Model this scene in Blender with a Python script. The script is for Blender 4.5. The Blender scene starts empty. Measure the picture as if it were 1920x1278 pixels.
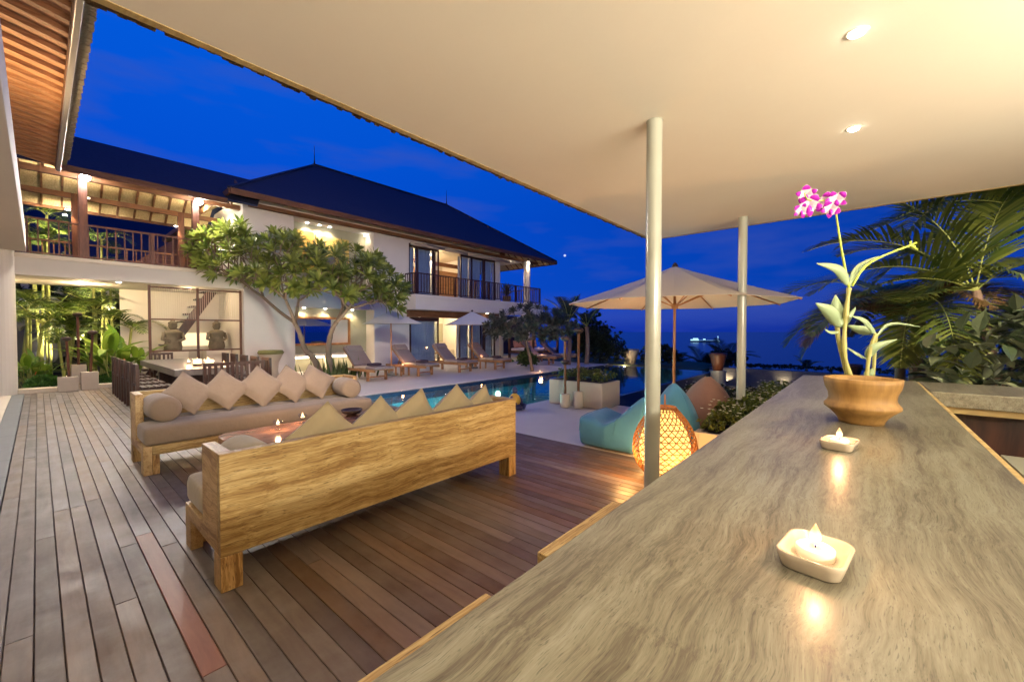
import bpy, bmesh, math, random
from mathutils import Vector, Matrix, Euler
R = math.radians
PI = math.pi
sc = bpy.context.scene
col = sc.collection
rnd = random.Random(7)

# ---------------------------------------------------------------- camera
AZ, PITCH, EYE, FPX = R(40.75), R(1.3), 1.5, 766.0
cam_d = bpy.data.cameras.new('camera')
cam = bpy.data.objects.new('camera', cam_d)
col.objects.link(cam)
cam.location = (0, 0, EYE)
cam.rotation_euler = (R(90) - PITCH, 0, AZ - R(90))
cam_d.sensor_width = 36.0
cam_d.lens = FPX / 1920.0 * 36.0
cam_d.clip_start = 0.02
cam_d.clip_end = 90000
sc.camera = cam

# ---------------------------------------------------------------- dusk sky
world = bpy.data.worlds.new('World')
sc.world = world
world.use_nodes = True
wn, wl = world.node_tree.nodes, world.node_tree.links
wn.clear()
wo = wn.new('ShaderNodeOutputWorld')
bg = wn.new('ShaderNodeBackground')
sky = wn.new('ShaderNodeTexSky'); sky.sky_type = 'NISHITA'; sky.sun_disc = False
sky.sun_elevation = R(-4); sky.sun_rotation = R(40)
tc = wn.new('ShaderNodeTexCoord')
sep = wn.new('ShaderNodeSeparateXYZ')
wl.new(tc.outputs['Generated'], sep.inputs[0])
ramp = wn.new('ShaderNodeValToRGB')
cr = ramp.color_ramp
cr.elements[0].position = 0.0; cr.elements[0].color = (0.002, 0.022, 0.285, 1)
cr.elements[1].position = 1.0; cr.elements[1].color = (0.001, 0.05, 0.42, 1)
for p, c in ((0.035, (0.016, 0.046, 0.34)), (0.10, (0.001, 0.042, 0.38)), (0.25, (0.0003, 0.044, 0.39)), (0.55, (0.0003, 0.068, 0.46))):
    e = cr.elements.new(p); e.color = (*c, 1)
wl.new(sep.outputs['Z'], ramp.inputs[0])
# brighter towards where the sun went down (+Y), dimmer towards the sea in the east
ym = wn.new('ShaderNodeMapRange'); ym.inputs['From Min'].default_value = -0.4; ym.inputs['From Max'].default_value = 1.0
ym.inputs['To Min'].default_value = 0.82; ym.inputs['To Max'].default_value = 1.7
wl.new(sep.outputs['Y'], ym.inputs[0])
mul = wn.new('ShaderNodeMixRGB'); mul.blend_type = 'MULTIPLY'; mul.inputs[0].default_value = 1
wl.new(ramp.outputs[0], mul.inputs[1]); wl.new(ym.outputs[0], mul.inputs[2])
# thin violet evening clouds
mp = wn.new('ShaderNodeMapping'); mp.inputs['Scale'].default_value = (1.5, 1.5, 7.0)
wl.new(tc.outputs['Generated'], mp.inputs[0])
nz = wn.new('ShaderNodeTexNoise'); nz.inputs['Scale'].default_value = 2.4; nz.inputs['Detail'].default_value = 5
wl.new(mp.outputs[0], nz.inputs[0])
nr = wn.new('ShaderNodeMapRange'); nr.inputs['From Min'].default_value = 0.50; nr.inputs['From Max'].default_value = 0.80
nr.inputs['To Min'].default_value = 0; nr.inputs['To Max'].default_value = 0.62
wl.new(nz.outputs['Fac'], nr.inputs[0])
cl = wn.new('ShaderNodeMixRGB'); cl.inputs[2].default_value = (0.055, 0.09, 0.42, 1)
wl.new(nr.outputs[0], cl.inputs[0]); wl.new(mul.outputs[0], cl.inputs[1])
sk = wn.new('ShaderNodeMixRGB'); sk.blend_type = 'MULTIPLY'; sk.inputs[0].default_value = 1; sk.inputs[2].default_value = (0.005, 0.03, 0.06, 1)
wl.new(sky.outputs[0], sk.inputs[1])
ad = wn.new('ShaderNodeMixRGB'); ad.blend_type = 'ADD'; ad.inputs[0].default_value = 1
wl.new(cl.outputs[0], ad.inputs[1]); wl.new(sk.outputs[0], ad.inputs[2])
wl.new(ad.outputs[0], bg.inputs['Color'])
bg.inputs['Strength'].default_value = 0.66
wl.new(bg.outputs[0], wo.inputs[0])

vs = sc.view_settings
vs.view_transform = 'Standard'; vs.look = 'None'; vs.exposure = 0.55; vs.gamma = 1.0; vs.use_curve_mapping = False
sc.render.engine = 'CYCLES'
cy = sc.cycles
cy.use_denoising = True
try: cy.denoiser = 'OPENIMAGEDENOISE'
except Exception: pass
cy.max_bounces = 8; cy.diffuse_bounces = 4; cy.glossy_bounces = 3; cy.transmission_bounces = 5; cy.transparent_max_bounces = 12
cy.caustics_reflective = False; cy.caustics_refractive = False
cy.sample_clamp_indirect = 4.0
cy.use_light_tree = True

# overall scale of the lamps and their colours
K = 1.0
WARM = (1.0, 0.72, 0.40)
SOFTW = (1.0, 0.80, 0.55)
NEUT = (1.0, 0.90, 0.78)
COOLW = (0.92, 0.95, 1.0)
FIRE = (1.0, 0.50, 0.22)

def lamp(kind, loc, power, color=WARM, size=0.05, aim=None, angle=90, blend=0.6, parent=None, sizey=None):
    d = bpy.data.lights.new('bulb', kind)
    d.energy = power * K
    d.color = color
    if kind == 'AREA':
        d.size = size
        if sizey: d.shape = 'RECTANGLE'; d.size_y = sizey
    else:
        d.shadow_soft_size = size
    if kind == 'SPOT':
        d.spot_size = R(angle); d.spot_blend = blend
    o = bpy.data.objects.new('bulb', d)
    col.objects.link(o)
    if parent is not None:
        o.parent = parent
        loc = Vector(loc) - parent.location
        if aim: aim = Vector(aim) - parent.location
    o.location = loc
    if aim is not None:
        o.rotation_euler = (Vector(aim) - Vector(loc)).to_track_quat('-Z', 'Y').to_euler()
    return o

# ---------------------------------------------------------------- geometry helpers
def at(px, py, depth):
    """place on the sight line of photo pixel px,py at a distance along the view axis, in metres"""
    F = Vector((math.cos(AZ) * math.cos(PITCH), math.sin(AZ) * math.cos(PITCH), -math.sin(PITCH)))
    Rt = Vector((math.sin(AZ), -math.cos(AZ), 0)); U = Rt.cross(F)
    return Vector((0, 0, EYE)) + (F * FPX + Rt * (px - 960) - U * (py - 639)) * (depth / FPX)

class MB:
    def __init__(s): s.v = []; s.f = []; s.mi = []; s.cur = 0
    def add(s, vs, fs):
        b = len(s.v); s.v += [tuple(p) for p in vs]
        for f in fs: s.f.append(tuple(b + i for i in f)); s.mi.append(s.cur)
        return s
    def box(s, x0, x1, y0, y1, z0, z1):
        v = [(x0,y0,z0),(x1,y0,z0),(x1,y1,z0),(x0,y1,z0),(x0,y0,z1),(x1,y0,z1),(x1,y1,z1),(x0,y1,z1)]
        return s.add(v, [(0,3,2,1),(4,5,6,7),(0,1,5,4),(1,2,6,5),(2,3,7,6),(3,0,4,7)])
    def beam(s, a, b, w, h, up=(0,0,1)):
        a = Vector(a); b = Vector(b); d = (b - a).normalized(); up = Vector(up)
        r = d.cross(up)
        if r.length < 1e-4: r = d.cross(Vector((0,1,0)))
        r.normalize(); u = r.cross(d).normalized()
        v = []
        for p in (a, b):
            for i, j in ((-1,-1),(1,-1),(1,1),(-1,1)):
                v.append(p + r * (i * w / 2) + u * (j * h / 2))
        return s.add(v, [(0,3,2,1),(4,5,6,7),(0,1,5,4),(1,2,6,5),(2,3,7,6),(3,0,4,7)])
    def tube(s, pts, rad, n=8, caps=True):
        pts = [Vector(p) for p in pts]
        if not hasattr(rad, '__len__'): rad = [rad] * len(pts)
        rings = []; prev = None
        for i, p in enumerate(pts):
            d = (pts[min(i + 1, len(pts) - 1)] - pts[max(i - 1, 0)]).normalized()
            if prev is None:
                r = d.cross(Vector((0, 0, 1)))
                if r.length < 1e-3: r = d.cross(Vector((0, 1, 0)))
                r.normalize()
            else:
                r = (prev - d * prev.dot(d))
                if r.length < 1e-5: r = d.cross(Vector((1, 0, 0)))
                r.normalize()
            prev = r; u = d.cross(r)
            rings.append([p + (r * math.cos(2*PI*k/n) + u * math.sin(2*PI*k/n)) * rad[i] for k in range(n)])
        v = [q for rg in rings for q in rg]; f = []
        for i in range(len(pts) - 1):
            for k in range(n):
                a = i*n + k; b = i*n + (k+1) % n
                f.append((a, b, b + n, a + n))
        if caps:
            f.append(tuple(range(n - 1, -1, -1))); f.append(tuple(range((len(pts)-1)*n, len(pts)*n)))
        return s.add(v, f)
    def lathe(s, c, prof, n=24, sx=1, sy=1, capb=True, capt=True):
        c = Vector(c); v = []; f = []
        for r, z in prof:
            for k in range(n):
                a = 2*PI*k/n; v.append((c.x + r*sx*math.cos(a), c.y + r*sy*math.sin(a), c.z + z))
        for i in range(len(prof) - 1):
            for k in range(n):
                a = i*n + k; b = i*n + (k+1) % n
                f.append((a, b, b + n, a + n))
        if capb: f.append(tuple(range(n-1, -1, -1)))
        if capt: f.append(tuple(range((len(prof)-1)*n, len(prof)*n)))
        return s.add(v, f)
    def poly(s, pts, axis, a0, a1):
        """prism: outline in the two other axes, extruded along axis from a0 to a1"""
        n = len(pts)
        def P(a, q):
            if axis == 'x': return (a, q[0], q[1])
            if axis == 'y': return (q[0], a, q[1])
            return (q[0], q[1], a)
        v = [P(a0, q) for q in pts] + [P(a1, q) for q in pts]
        f = [tuple(range(n - 1, -1, -1)), tuple(range(n, 2*n))]
        for i in range(n): f.append((i, (i+1) % n, (i+1) % n + n, i + n))
        return s.add(v, f)
    def leaf(s, base, d, up, L, W, droop=0.3, seg=3, fold=0.0, shape=None):
        base = Vector(base); d = Vector(d).normalized(); up = Vector(up)
        side = d.cross(up)
        if side.length < 1e-3: side = d.cross(Vector((0.3, 1, 0.1)))
        side.normalize(); nrm = side.cross(d).normalized()
        v = []; p = base.copy(); dd = d.copy()
        shape = shape or [0.12, 0.8, 1.0, 0.62, 0.0]
        seg = len(shape) - 1
        for i in range(seg + 1):
            w = W * shape[i] / 2
            n2 = side.cross(dd).normalized()
            lift = n2 * (fold * w)
            if i == seg and w == 0:
                v.append(p.copy())
            else:
                v += [p - side * w + lift, p + side * w + lift] if fold == 0 else [p - side*w + lift, p.copy(), p + side*w + lift]
            p = p + dd * (L / seg)
            dd = (dd + Vector((0, 0, -1)) * droop * (1.0 / seg)).normalized()
        f = []; k = 2 if fold == 0 else 3
        for i in range(seg):
            a = i * k
            last = (i == seg - 1 and shape[-1] == 0)
            for j in range(k - 1):
                if last: f.append((a + j, a + j + 1, seg * k))
                else: f.append((a + j, a + j + 1, a + k + j + 1, a + k + j))
        return s.add(v, f)
    def build(s, name, mat, parent=None, smooth=False, bevel=0, local=False, segs=2, origin=None):
        me = bpy.data.meshes.new(name)
        off = Vector((0, 0, 0))
        if not local:
            if parent is not None:
                q = parent
                while q is not None: off += q.location; q = q.parent
            elif origin is not None: off = Vector(origin)
            else:
                xs = [p[0] for p in s.v]; ys = [p[1] for p in s.v]; zs = [p[2] for p in s.v]
                off = Vector(((min(xs)+max(xs))/2, (min(ys)+max(ys))/2, min(zs)))
        me.from_pydata([(p[0]-off.x, p[1]-off.y, p[2]-off.z) for p in s.v], [], s.f)
        mats = mat if isinstance(mat, (list, tuple)) else [mat]
        for m in mats: me.materials.append(m)
        if len(mats) > 1:
            me.polygons.foreach_set('material_index', s.mi)
        if smooth:
            me.polygons.foreach_set('use_smooth', [True] * len(me.polygons))
        me.update()
        o = bpy.data.objects.new(name, me)
        col.objects.link(o)
        if parent is not None: o.parent = parent
        elif not local: o.location = off
        if bevel:
            b = o.modifiers.new('edge', 'BEVEL'); b.width = bevel; b.segments = segs; b.limit_method = 'ANGLE'; b.angle_limit = R(40)
        return o

def box(x0, x1, y0, y1, z0, z1): return MB().box(x0, x1, y0, y1, z0, z1)
def empty(name, loc, rz=0):
    o = bpy.data.objects.new(name, None); col.objects.link(o)
    o.location = loc; o.rotation_euler = (0, 0, rz); o.empty_display_size = 0.1
    return o
def tag(o, label=None, cat=None, group=None, kind=None):
    if label: o['label'] = label
    if cat: o['category'] = cat
    if group: o['group'] = group
    if kind: o['kind'] = kind
    return o
def struct(o): o['kind'] = 'structure'; return o
def thing(name, loc, label, cat, group=None, rz=0): return tag(empty(name, loc, rz), label, cat, group)
def kids(o): return [c for c in list(col.objects) if c.parent == o]
def copy_tree(o, parent=None, amap=None):
    amap = amap if amap is not None else {}
    c = o.copy(); col.objects.link(c)
    if parent is not None: c.parent = parent
    for ch in list(o.children): copy_tree(ch, c)
    return c
def dup(proto, loc, rz, label):
    c = copy_tree(proto); c.location = loc; c.rotation_euler = (0, 0, rz); c['label'] = label
    return c
def smoothshade(o): o.data.polygons.foreach_set('use_smooth', [True]*len(o.data.polygons)); return o

# ---------------------------------------------------------------- materials
def newmat(name):
    m = bpy.data.materials.new(name); m.use_nodes = True
    nt = m.node_tree; b = nt.nodes['Principled BSDF']
    return m, nt, b, nt.nodes, nt.links
def c4(c): return (c[0], c[1], c[2], 1)

def plain(name, color, rough=0.6, spec=0.5, metal=0, noise=0.12, nscale=6, bump=0.0, bscale=60, coat=0, sheen=0):
    m, nt, b, N, L = newmat(name)
    b.inputs['Roughness'].default_value = rough; b.inputs['Metallic'].default_value = metal
    b.inputs['Specular IOR Level'].default_value = spec
    if coat: b.inputs['Coat Weight'].default_value = coat; b.inputs['Coat Roughness'].default_value = 0.15
    if sheen: b.inputs['Sheen Weight'].default_value = sheen
    t = N.new('ShaderNodeTexCoord')
    nz = N.new('ShaderNodeTexNoise'); nz.inputs['Scale'].default_value = nscale; nz.inputs['Detail'].default_value = 6
    nz.inputs['Roughness'].default_value = 0.65
    L.new(t.outputs['Object'], nz.inputs[0])
    mx = N.new('ShaderNodeMixRGB')
    mx.inputs[1].default_value = c4([x * (1 - noise) for x in color]); mx.inputs[2].default_value = c4([min(1, x * (1 + noise)) for x in color])
    L.new(nz.outputs['Fac'], mx.inputs[0]); L.new(mx.outputs[0], b.inputs['Base Color'])
    if bump:
        n2 = N.new('ShaderNodeTexNoise'); n2.inputs['Scale'].default_value = bscale; n2.inputs['Detail'].default_value = 4
        L.new(t.outputs['Object'], n2.inputs[0])
        bp = N.new('ShaderNodeBump'); bp.inputs['Strength'].default_value = bump; bp.inputs['Distance'].default_value = 0.01
        L.new(n2.outputs['Fac'], bp.inputs['Height']); L.new(bp.outputs[0], b.inputs['Normal'])
    return m

def wood(name, dark, light, axis='x', scale=8, stretch=12, rough=0.5, swirl=1.2, bump=0.15, rand=0.0, coat=0, contrast=(0.35, 0.68), pores=0.0, wear=0.0, wearc=(0.3,0.28,0.25), gloss_var=0.0):
    m, nt, b, N, L = newmat(name)
    t = N.new('ShaderNodeTexCoord')
    src = t.outputs['Object']
    oi = N.new('ShaderNodeObjectInfo')
    if rand:
        va = N.new('ShaderNodeVectorMath'); va.operation = 'MULTIPLY_ADD'
        cmb = N.new('ShaderNodeCombineXYZ')
        for i in range(3): L.new(oi.outputs['Random'], cmb.inputs[i])
        va.inputs[1].default_value = (37, 61, 23)
        L.new(cmb.outputs[0], va.inputs[0]); L.new(src, va.inputs[2]); src = va.outputs[0]
    # low frequency warp
    n0 = N.new('ShaderNodeTexNoise'); n0.inputs['Scale'].default_value = 2.2; n0.inputs['Detail'].default_value = 2
    L.new(src, n0.inputs[0])
    w = N.new('ShaderNodeVectorMath'); w.operation = 'MULTIPLY_ADD'
    w.inputs[1].default_value = (swirl*0.22,) * 3
    L.new(n0.outputs['Color'], w.inputs[0]); L.new(src, w.inputs[2])
    mp = N.new('ShaderNodeMapping')
    s3 = [scale *  stretch/ 4] * 3; s3['xyz'.index(axis)] = scale / 4
    mp.inputs['Scale'].default_value = s3
    L.new(w.outputs[0], mp.inputs[0])
    n1 = N.new('ShaderNodeTexNoise'); n1.inputs['Scale'].default_value = 1; n1.inputs['Detail'].default_value = 7; n1.inputs['Roughness'].default_value = 0.62
    n1.inputs['Distortion'].default_value = swirl * 0.5
    L.new(mp.outputs[0], n1.inputs[0])
    r = N.new('ShaderNodeValToRGB'); r.color_ramp.elements[0].position = contrast[0]; r.color_ramp.elements[1].position = contrast[1]
    r.color_ramp.elements[0].color = c4(dark); r.color_ramp.elements[1].color = c4(light)
    L.new(n1.outputs['Fac'], r.inputs[0])
    out = r.outputs[0]
    if pores:
        mp2 = N.new('ShaderNodeMapping'); s4 = [scale * stretch] * 3; s4['xyz'.index(axis)] = scale * 1.6
        mp2.inputs['Scale'].default_value = s4; L.new(w.outputs[0], mp2.inputs[0])
        n2 = N.new('ShaderNodeTexNoise'); n2.inputs['Scale'].default_value = 1; n2.inputs['Detail'].default_value = 3
        L.new(mp2.outputs[0], n2.inputs[0])
        r2 = N.new('ShaderNodeMapRange'); r2.inputs['From Min'].default_value = 0.56; r2.inputs['From Max'].default_value = 0.66; r2.inputs['To Min'].default_value = 0; r2.inputs['To Max'].default_value = pores
        L.new(n2.outputs['Fac'], r2.inputs[0])
        m2 = N.new('ShaderNodeMixRGB'); m2.inputs[2].default_value = c4([x * 0.32 for x in dark])
        L.new(r2.outputs[0], m2.inputs[0]); L.new(out, m2.inputs[1]); out = m2.outputs[0]
    if rand:
        hs = N.new('ShaderNodeHueSaturation')
        mr = N.new('ShaderNodeMapRange'); mr.inputs['To Min'].default_value = 1 - rand; mr.inputs['To Max'].default_value = 1 + rand
        L.new(oi.outputs['Random'], mr.inputs[0]); L.new(mr.outputs[0], hs.inputs['Value'])
        wv = N.new('ShaderNodeMath'); wv.operation = 'FRACT'
        w2 = N.new('ShaderNodeMath'); w2.operation = 'MULTIPLY'; w2.inputs[1].default_value = 7.31
        L.new(oi.outputs['Random'], w2.inputs[0]); L.new(w2.outputs[0], wv.inputs[0])
        ms = N.new('ShaderNodeMapRange'); ms.inputs['To Min'].default_value = 0.55; ms.inputs['To Max'].default_value = 1.35
        L.new(wv.outputs[0], ms.inputs[0]); L.new(ms.outputs[0], hs.inputs['Saturation'])
        L.new(out, hs.inputs['Color']); out = hs.outputs[0]
    if wear:
        n3 = N.new('ShaderNodeTexNoise'); n3.inputs['Scale'].default_value = 1.6; n3.inputs['Detail'].default_value = 6; n3.inputs['Roughness'].default_value = 0.7
        L.new(src, n3.inputs[0])
        r3 = N.new('ShaderNodeMapRange'); r3.inputs['From Min'].default_value = 0.45; r3.inputs['From Max'].default_value = 0.75; r3.inputs['To Min'].default_value = 0; r3.inputs['To Max'].default_value = wear
        L.new(n3.outputs['Fac'], r3.inputs[0])
        m3 = N.new('ShaderNodeMixRGB'); m3.inputs[2].default_value = c4(wearc)
        L.new(r3.outputs[0], m3.inputs[0]); L.new(out, m3.inputs[1]); out = m3.outputs[0]
    L.new(out, b.inputs['Base Color'])
    b.inputs['Roughness'].default_value = rough
    if gloss_var:
        n5 = N.new('ShaderNodeTexNoise'); n5.inputs['Scale'].default_value = 5; n5.inputs['Detail'].default_value = 5
        L.new(src, n5.inputs[0])
        r5 = N.new('ShaderNodeMapRange'); r5.inputs['From Min'].default_value = 0.3; r5.inputs['From Max'].default_value = 0.7
        r5.inputs['To Min'].default_value = rough - gloss_var; r5.inputs['To Max'].default_value = rough + gloss_var
        L.new(n5.outputs['Fac'], r5.inputs[0]); L.new(r5.outputs[0], b.inputs['Roughness'])
    if coat: b.inputs['Coat Weight'].default_value = coat; b.inputs['Coat Roughness'].default_value = 0.12
    if bump:
        bp = N.new('ShaderNodeBump'); bp.inputs['Strength'].default_value = bump; bp.inputs['Distance'].default_value = 0.004
        L.new(n1.outputs['Fac'], bp.inputs['Height']); L.new(bp.outputs[0], b.inputs['Normal'])
    return m

def grain(name, tones, axis='x', lx=14, ly=150, warp=0.06, wscale=2.2, pores=0.5, px_=24, py_=260, rough=0.45, bump=0.12, rvar=0.05, coat=0, tone_s=(1.2, 5), tw=.5):
    """close-up timber: fine grain lines bent by a slow warp, broad tonal drift, short dark pores"""
    m, nt, b, N, L = newmat(name)
    t = N.new('ShaderNodeTexCoord')
    n0 = N.new('ShaderNodeTexNoise'); n0.inputs['Scale'].default_value = wscale; n0.inputs['Detail'].default_value = 2.5
    L.new(t.outputs['Object'], n0.inputs[0])
    w = N.new('ShaderNodeVectorMath'); w.operation = 'MULTIPLY_ADD'; w.inputs[1].default_value = (warp*6,)*3
    L.new(n0.outputs['Color'], w.inputs[0]); L.new(t.outputs['Object'], w.inputs[2])
    def nz_(sx, sy, det, rg=.6):
        mp = N.new('ShaderNodeMapping'); s3 = [sy]*3; s3['xyz'.index(axis)] = sx; mp.inputs['Scale'].default_value = s3
        L.new(w.outputs[0], mp.inputs[0])
        n_ = N.new('ShaderNodeTexNoise'); n_.inputs['Scale'].default_value = 1; n_.inputs['Detail'].default_value = det; n_.inputs['Roughness'].default_value = rg
        L.new(mp.outputs[0], n_.inputs[0]); return n_.outputs['Fac']
    g1 = nz_(lx*.12, ly*.16, 5); g2 = nz_(lx*.6, ly*.75, 3, .7); g3 = nz_(*tone_s, 3)
    a1 = N.new('ShaderNodeMath'); a1.operation = 'MULTIPLY_ADD'; a1.inputs[1].default_value = tw
    a2 = N.new('ShaderNodeMath'); a2.operation = 'MULTIPLY_ADD'; a2.inputs[1].default_value = .30
    a3 = N.new('ShaderNodeMath'); a3.operation = 'MULTIPLY'; a3.inputs[1].default_value = .35
    L.new(g1, a3.inputs[0]); L.new(g2, a2.inputs[0]); L.new(a3.outputs[0], a2.inputs[2]); L.new(g3, a1.inputs[0]); L.new(a2.outputs[0], a1.inputs[2])
    r = N.new('ShaderNodeValToRGB'); cr_ = r.color_ramp
    lo, hi = .5*(tw + .65) - .085, .5*(tw + .65) + .085
    cr_.elements[0].position = lo; cr_.elements[0].color = c4(tones[0]); cr_.elements[1].position = hi; cr_.elements[1].color = c4(tones[-1])
    for k in range(1, len(tones) - 1):
        e = cr_.elements.new(lo + (hi - lo)*k/(len(tones)-1)); e.color = c4(tones[k])
    L.new(a1.outputs[0], r.inputs[0])
    pr_ = nz_(px_, py_, 2, .5)
    mr = N.new('ShaderNodeMapRange'); mr.inputs['From Min'].default_value = .60; mr.inputs['From Max'].default_value = .68; mr.inputs['To Min'].default_value = 0; mr.inputs['To Max'].default_value = pores
    L.new(pr_, mr.inputs[0])
    mx = N.new('ShaderNodeMixRGB'); mx.inputs[2].default_value = c4([q*.30 for q in tones[0]])
    L.new(mr.outputs[0], mx.inputs[0]); L.new(r.outputs[0], mx.inputs[1]); L.new(mx.outputs[0], b.inputs['Base Color'])
    rr_ = N.new('ShaderNodeMapRange'); rr_.inputs['To Min'].default_value = rough - rvar; rr_.inputs['To Max'].default_value = rough + rvar
    L.new(g3, rr_.inputs[0]); L.new(rr_.outputs[0], b.inputs['Roughness'])
    if coat: b.inputs['Coat Weight'].default_value = coat; b.inputs['Coat Roughness'].default_value = 0.18
    bp = N.new('ShaderNodeBump'); bp.inputs['Strength'].default_value = bump; bp.inputs['Distance'].default_value = 0.002
    L.new(g2, bp.inputs['Height']); L.new(bp.outputs[0], b.inputs['Normal'])
    return m

def leafmat(name, dark, light, rough=0.45, trans=0.25):
    m, nt, b, N, L = newmat(name)
    g = N.new('ShaderNodeNewGeometry')
    r = N.new('ShaderNodeValToRGB'); r.color_ramp.elements[0].color = c4(dark); r.color_ramp.elements[1].color = c4(light)
    e = r.color_ramp.elements.new(0.5); e.color = c4([(a + b2) / 2 * 0.9 for a, b2 in zip(dark, light)])
    L.new(g.outputs['Random Per Island'], r.inputs[0])
    L.new(r.outputs[0], b.inputs['Base Color']); b.inputs['Roughness'].default_value = rough
    tr = N.new('ShaderNodeBsdfTranslucent'); L.new(r.outputs[0], tr.inputs[0])
    mx = N.new('ShaderNodeMixShader'); mx.inputs[0].default_value = trans
    L.new(b.outputs[0], mx.inputs[1]); L.new(tr.outputs[0], mx.inputs[2])
    L.new(mx.outputs[0], N['Material Output'].inputs[0])
    return m

def emit(name, color, strength):
    m, nt, b, N, L = newmat(name)
    b.inputs['Base Color'].default_value = c4([x * 0.5 for x in color])
    b.inputs['Emission Color'].default_value = c4(color); b.inputs['Emission Strength'].default_value = strength
    return m

def glassmat(name, tint=(0.75, 0.85, 0.95), refl=0.12, rough=0.02, rtint=(1,1,1)):
    """thin pane: mostly see-through with a fresnel mirror"""
    m, nt, b, N, L = newmat(name)
    tr = N.new('ShaderNodeBsdfTransparent'); tr.inputs[0].default_value = c4(tint)
    gl = N.new('ShaderNodeBsdfGlossy'); gl.inputs['Roughness'].default_value = rough; gl.inputs[0].default_value = c4(rtint)
    fr = N.new('ShaderNodeFresnel'); fr.inputs[0].default_value = 1.5
    geo = N.new('ShaderNodeNewGeometry'); inv = N.new('ShaderNodeMath'); inv.operation = 'SUBTRACT'; inv.inputs[0].default_value = 1
    L.new(geo.outputs['Backfacing'], inv.inputs[1])
    ad0 = N.new('ShaderNodeMath'); ad0.operation = 'ADD'; ad0.inputs[1].default_value = refl; ad0.use_clamp = True
    ad = N.new('ShaderNodeMath'); ad.operation = 'MULTIPLY'
    L.new(fr.outputs[0], ad0.inputs[0]); L.new(ad0.outputs[0], ad.inputs[0]); L.new(inv.outputs[0], ad.inputs[1])
    mx = N.new('ShaderNodeMixShader'); L.new(ad.outputs[0], mx.inputs[0]); L.new(tr.outputs[0], mx.inputs[1]); L.new(gl.outputs[0], mx.inputs[2])
    L.new(mx.outputs[0], N['Material Output'].inputs[0])
    return m

def watermat(name, tint, scale=3.0, bump=0.25, dist=0.02):
    m, nt, b, N, L = newmat(name)
    t = N.new('ShaderNodeTexCoord')
    n1 = N.new('ShaderNodeTexNoise'); n1.inputs['Scale'].default_value = scale; n1.inputs['Detail'].default_value = 3
    L.new(t.outputs['Object'], n1.inputs[0])
    bp = N.new('ShaderNodeBump'); bp.inputs['Strength'].default_value = bump; bp.inputs['Distance'].default_value = dist
    L.new(n1.outputs['Fac'], bp.inputs['Height'])
    tr = N.new('ShaderNodeBsdfTransparent'); tr.inputs[0].default_value = c4(tint)
    gl = N.new('ShaderNodeBsdfGlossy'); gl.inputs['Roughness'].default_value = 0.03
    L.new(bp.outputs[0], gl.inputs['Normal'])
    fr = N.new('ShaderNodeFresnel'); fr.inputs[0].default_value = 1.33; L.new(bp.outputs[0], fr.inputs['Normal'])
    geo = N.new('ShaderNodeNewGeometry'); inv = N.new('ShaderNodeMath'); inv.operation = 'SUBTRACT'; inv.inputs[0].default_value = 1
    L.new(geo.outputs['Backfacing'], inv.inputs[1]); ml = N.new('ShaderNodeMath'); ml.operation = 'MULTIPLY'
    L.new(fr.outputs[0], ml.inputs[0]); L.new(inv.outputs[0], ml.inputs[1])
    mx = N.new('ShaderNodeMixShader'); L.new(ml.outputs[0], mx.inputs[0]); L.new(tr.outputs[0], mx.inputs[1]); L.new(gl.outputs[0], mx.inputs[2])
    L.new(mx.outputs[0], N['Material Output'].inputs[0])
    return m

M = {}
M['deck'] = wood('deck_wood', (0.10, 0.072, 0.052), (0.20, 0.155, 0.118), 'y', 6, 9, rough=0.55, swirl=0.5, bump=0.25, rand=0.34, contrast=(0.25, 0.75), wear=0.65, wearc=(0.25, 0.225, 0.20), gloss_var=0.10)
M['deck_brown'] = wood('deck_wood_brown', (0.080, 0.049, 0.031), (0.170, 0.112, 0.072), 'y', 6, 9, rough=0.47, swirl=0.5, bump=0.25, rand=0.40, contrast=(0.25, 0.75), wear=0.5, wearc=(0.19, 0.155, 0.125), gloss_var=0.10)  # browner, darker wood for the inner rows of planks
M['deck_red'] = wood('red_deck_wood', (0.19, 0.078, 0.046), (0.29, 0.125, 0.075), 'y', 6, 9, rough=0.5, swirl=0.5, bump=0.2)
M['teak'] = wood('golden_teak', (0.30, 0.165, 0.05), (0.60, 0.39, 0.15), 'x', 5.0, 11, rough=0.5, swirl=0.75, bump=0.25, contrast=(0.34, 0.60), pores=0.5)
M['teak_z'] = wood('golden_teak_upright', (0.20, 0.10, 0.028), (0.62, 0.40, 0.15), 'z', 9, 9, rough=0.5, swirl=1.2, bump=0.35, contrast=(0.36, 0.58), pores=0.5)
M['teak_y'] = wood('golden_teak_side', (0.30, 0.17, 0.06), (0.62, 0.42, 0.20), 'y', 9, 9, rough=0.5, swirl=1.4, bump=0.25, contrast=(0.32, 0.60), pores=0.4)
M['counter'] = wood('limed_wood', (0.185, 0.165, 0.12), (0.355, 0.335, 0.26), 'x', 12, 8, rough=0.36, swirl=0.9, bump=0.14, contrast=(0.30, 0.70), pores=0.6, gloss_var=0.06, coat=0.2)
M['counter_edge'] = wood('counter_edge_wood', (0.30, 0.2, 0.07), (0.50, 0.38, 0.16), 'y', 10, 8, rough=0.5)
M['table_top'] = wood('polished_table_wood', (0.33, 0.15, 0.09), (0.52, 0.29, 0.19), 'x', 3, 9, rough=0.16, swirl=0.8, bump=0.03, coat=0.5)
M['dark_wood'] = wood('dark_wood', (0.028, 0.009, 0.006), (0.075, 0.026, 0.014), 'z', 8, 8, rough=0.4, swirl=0.6, bump=0.1)
M['red_wood'] = wood('red_brown_wood', (0.075, 0.022, 0.010), (0.15, 0.052, 0.024), 'z', 6, 8, rough=0.5, swirl=0.6, bump=0.1)
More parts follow.
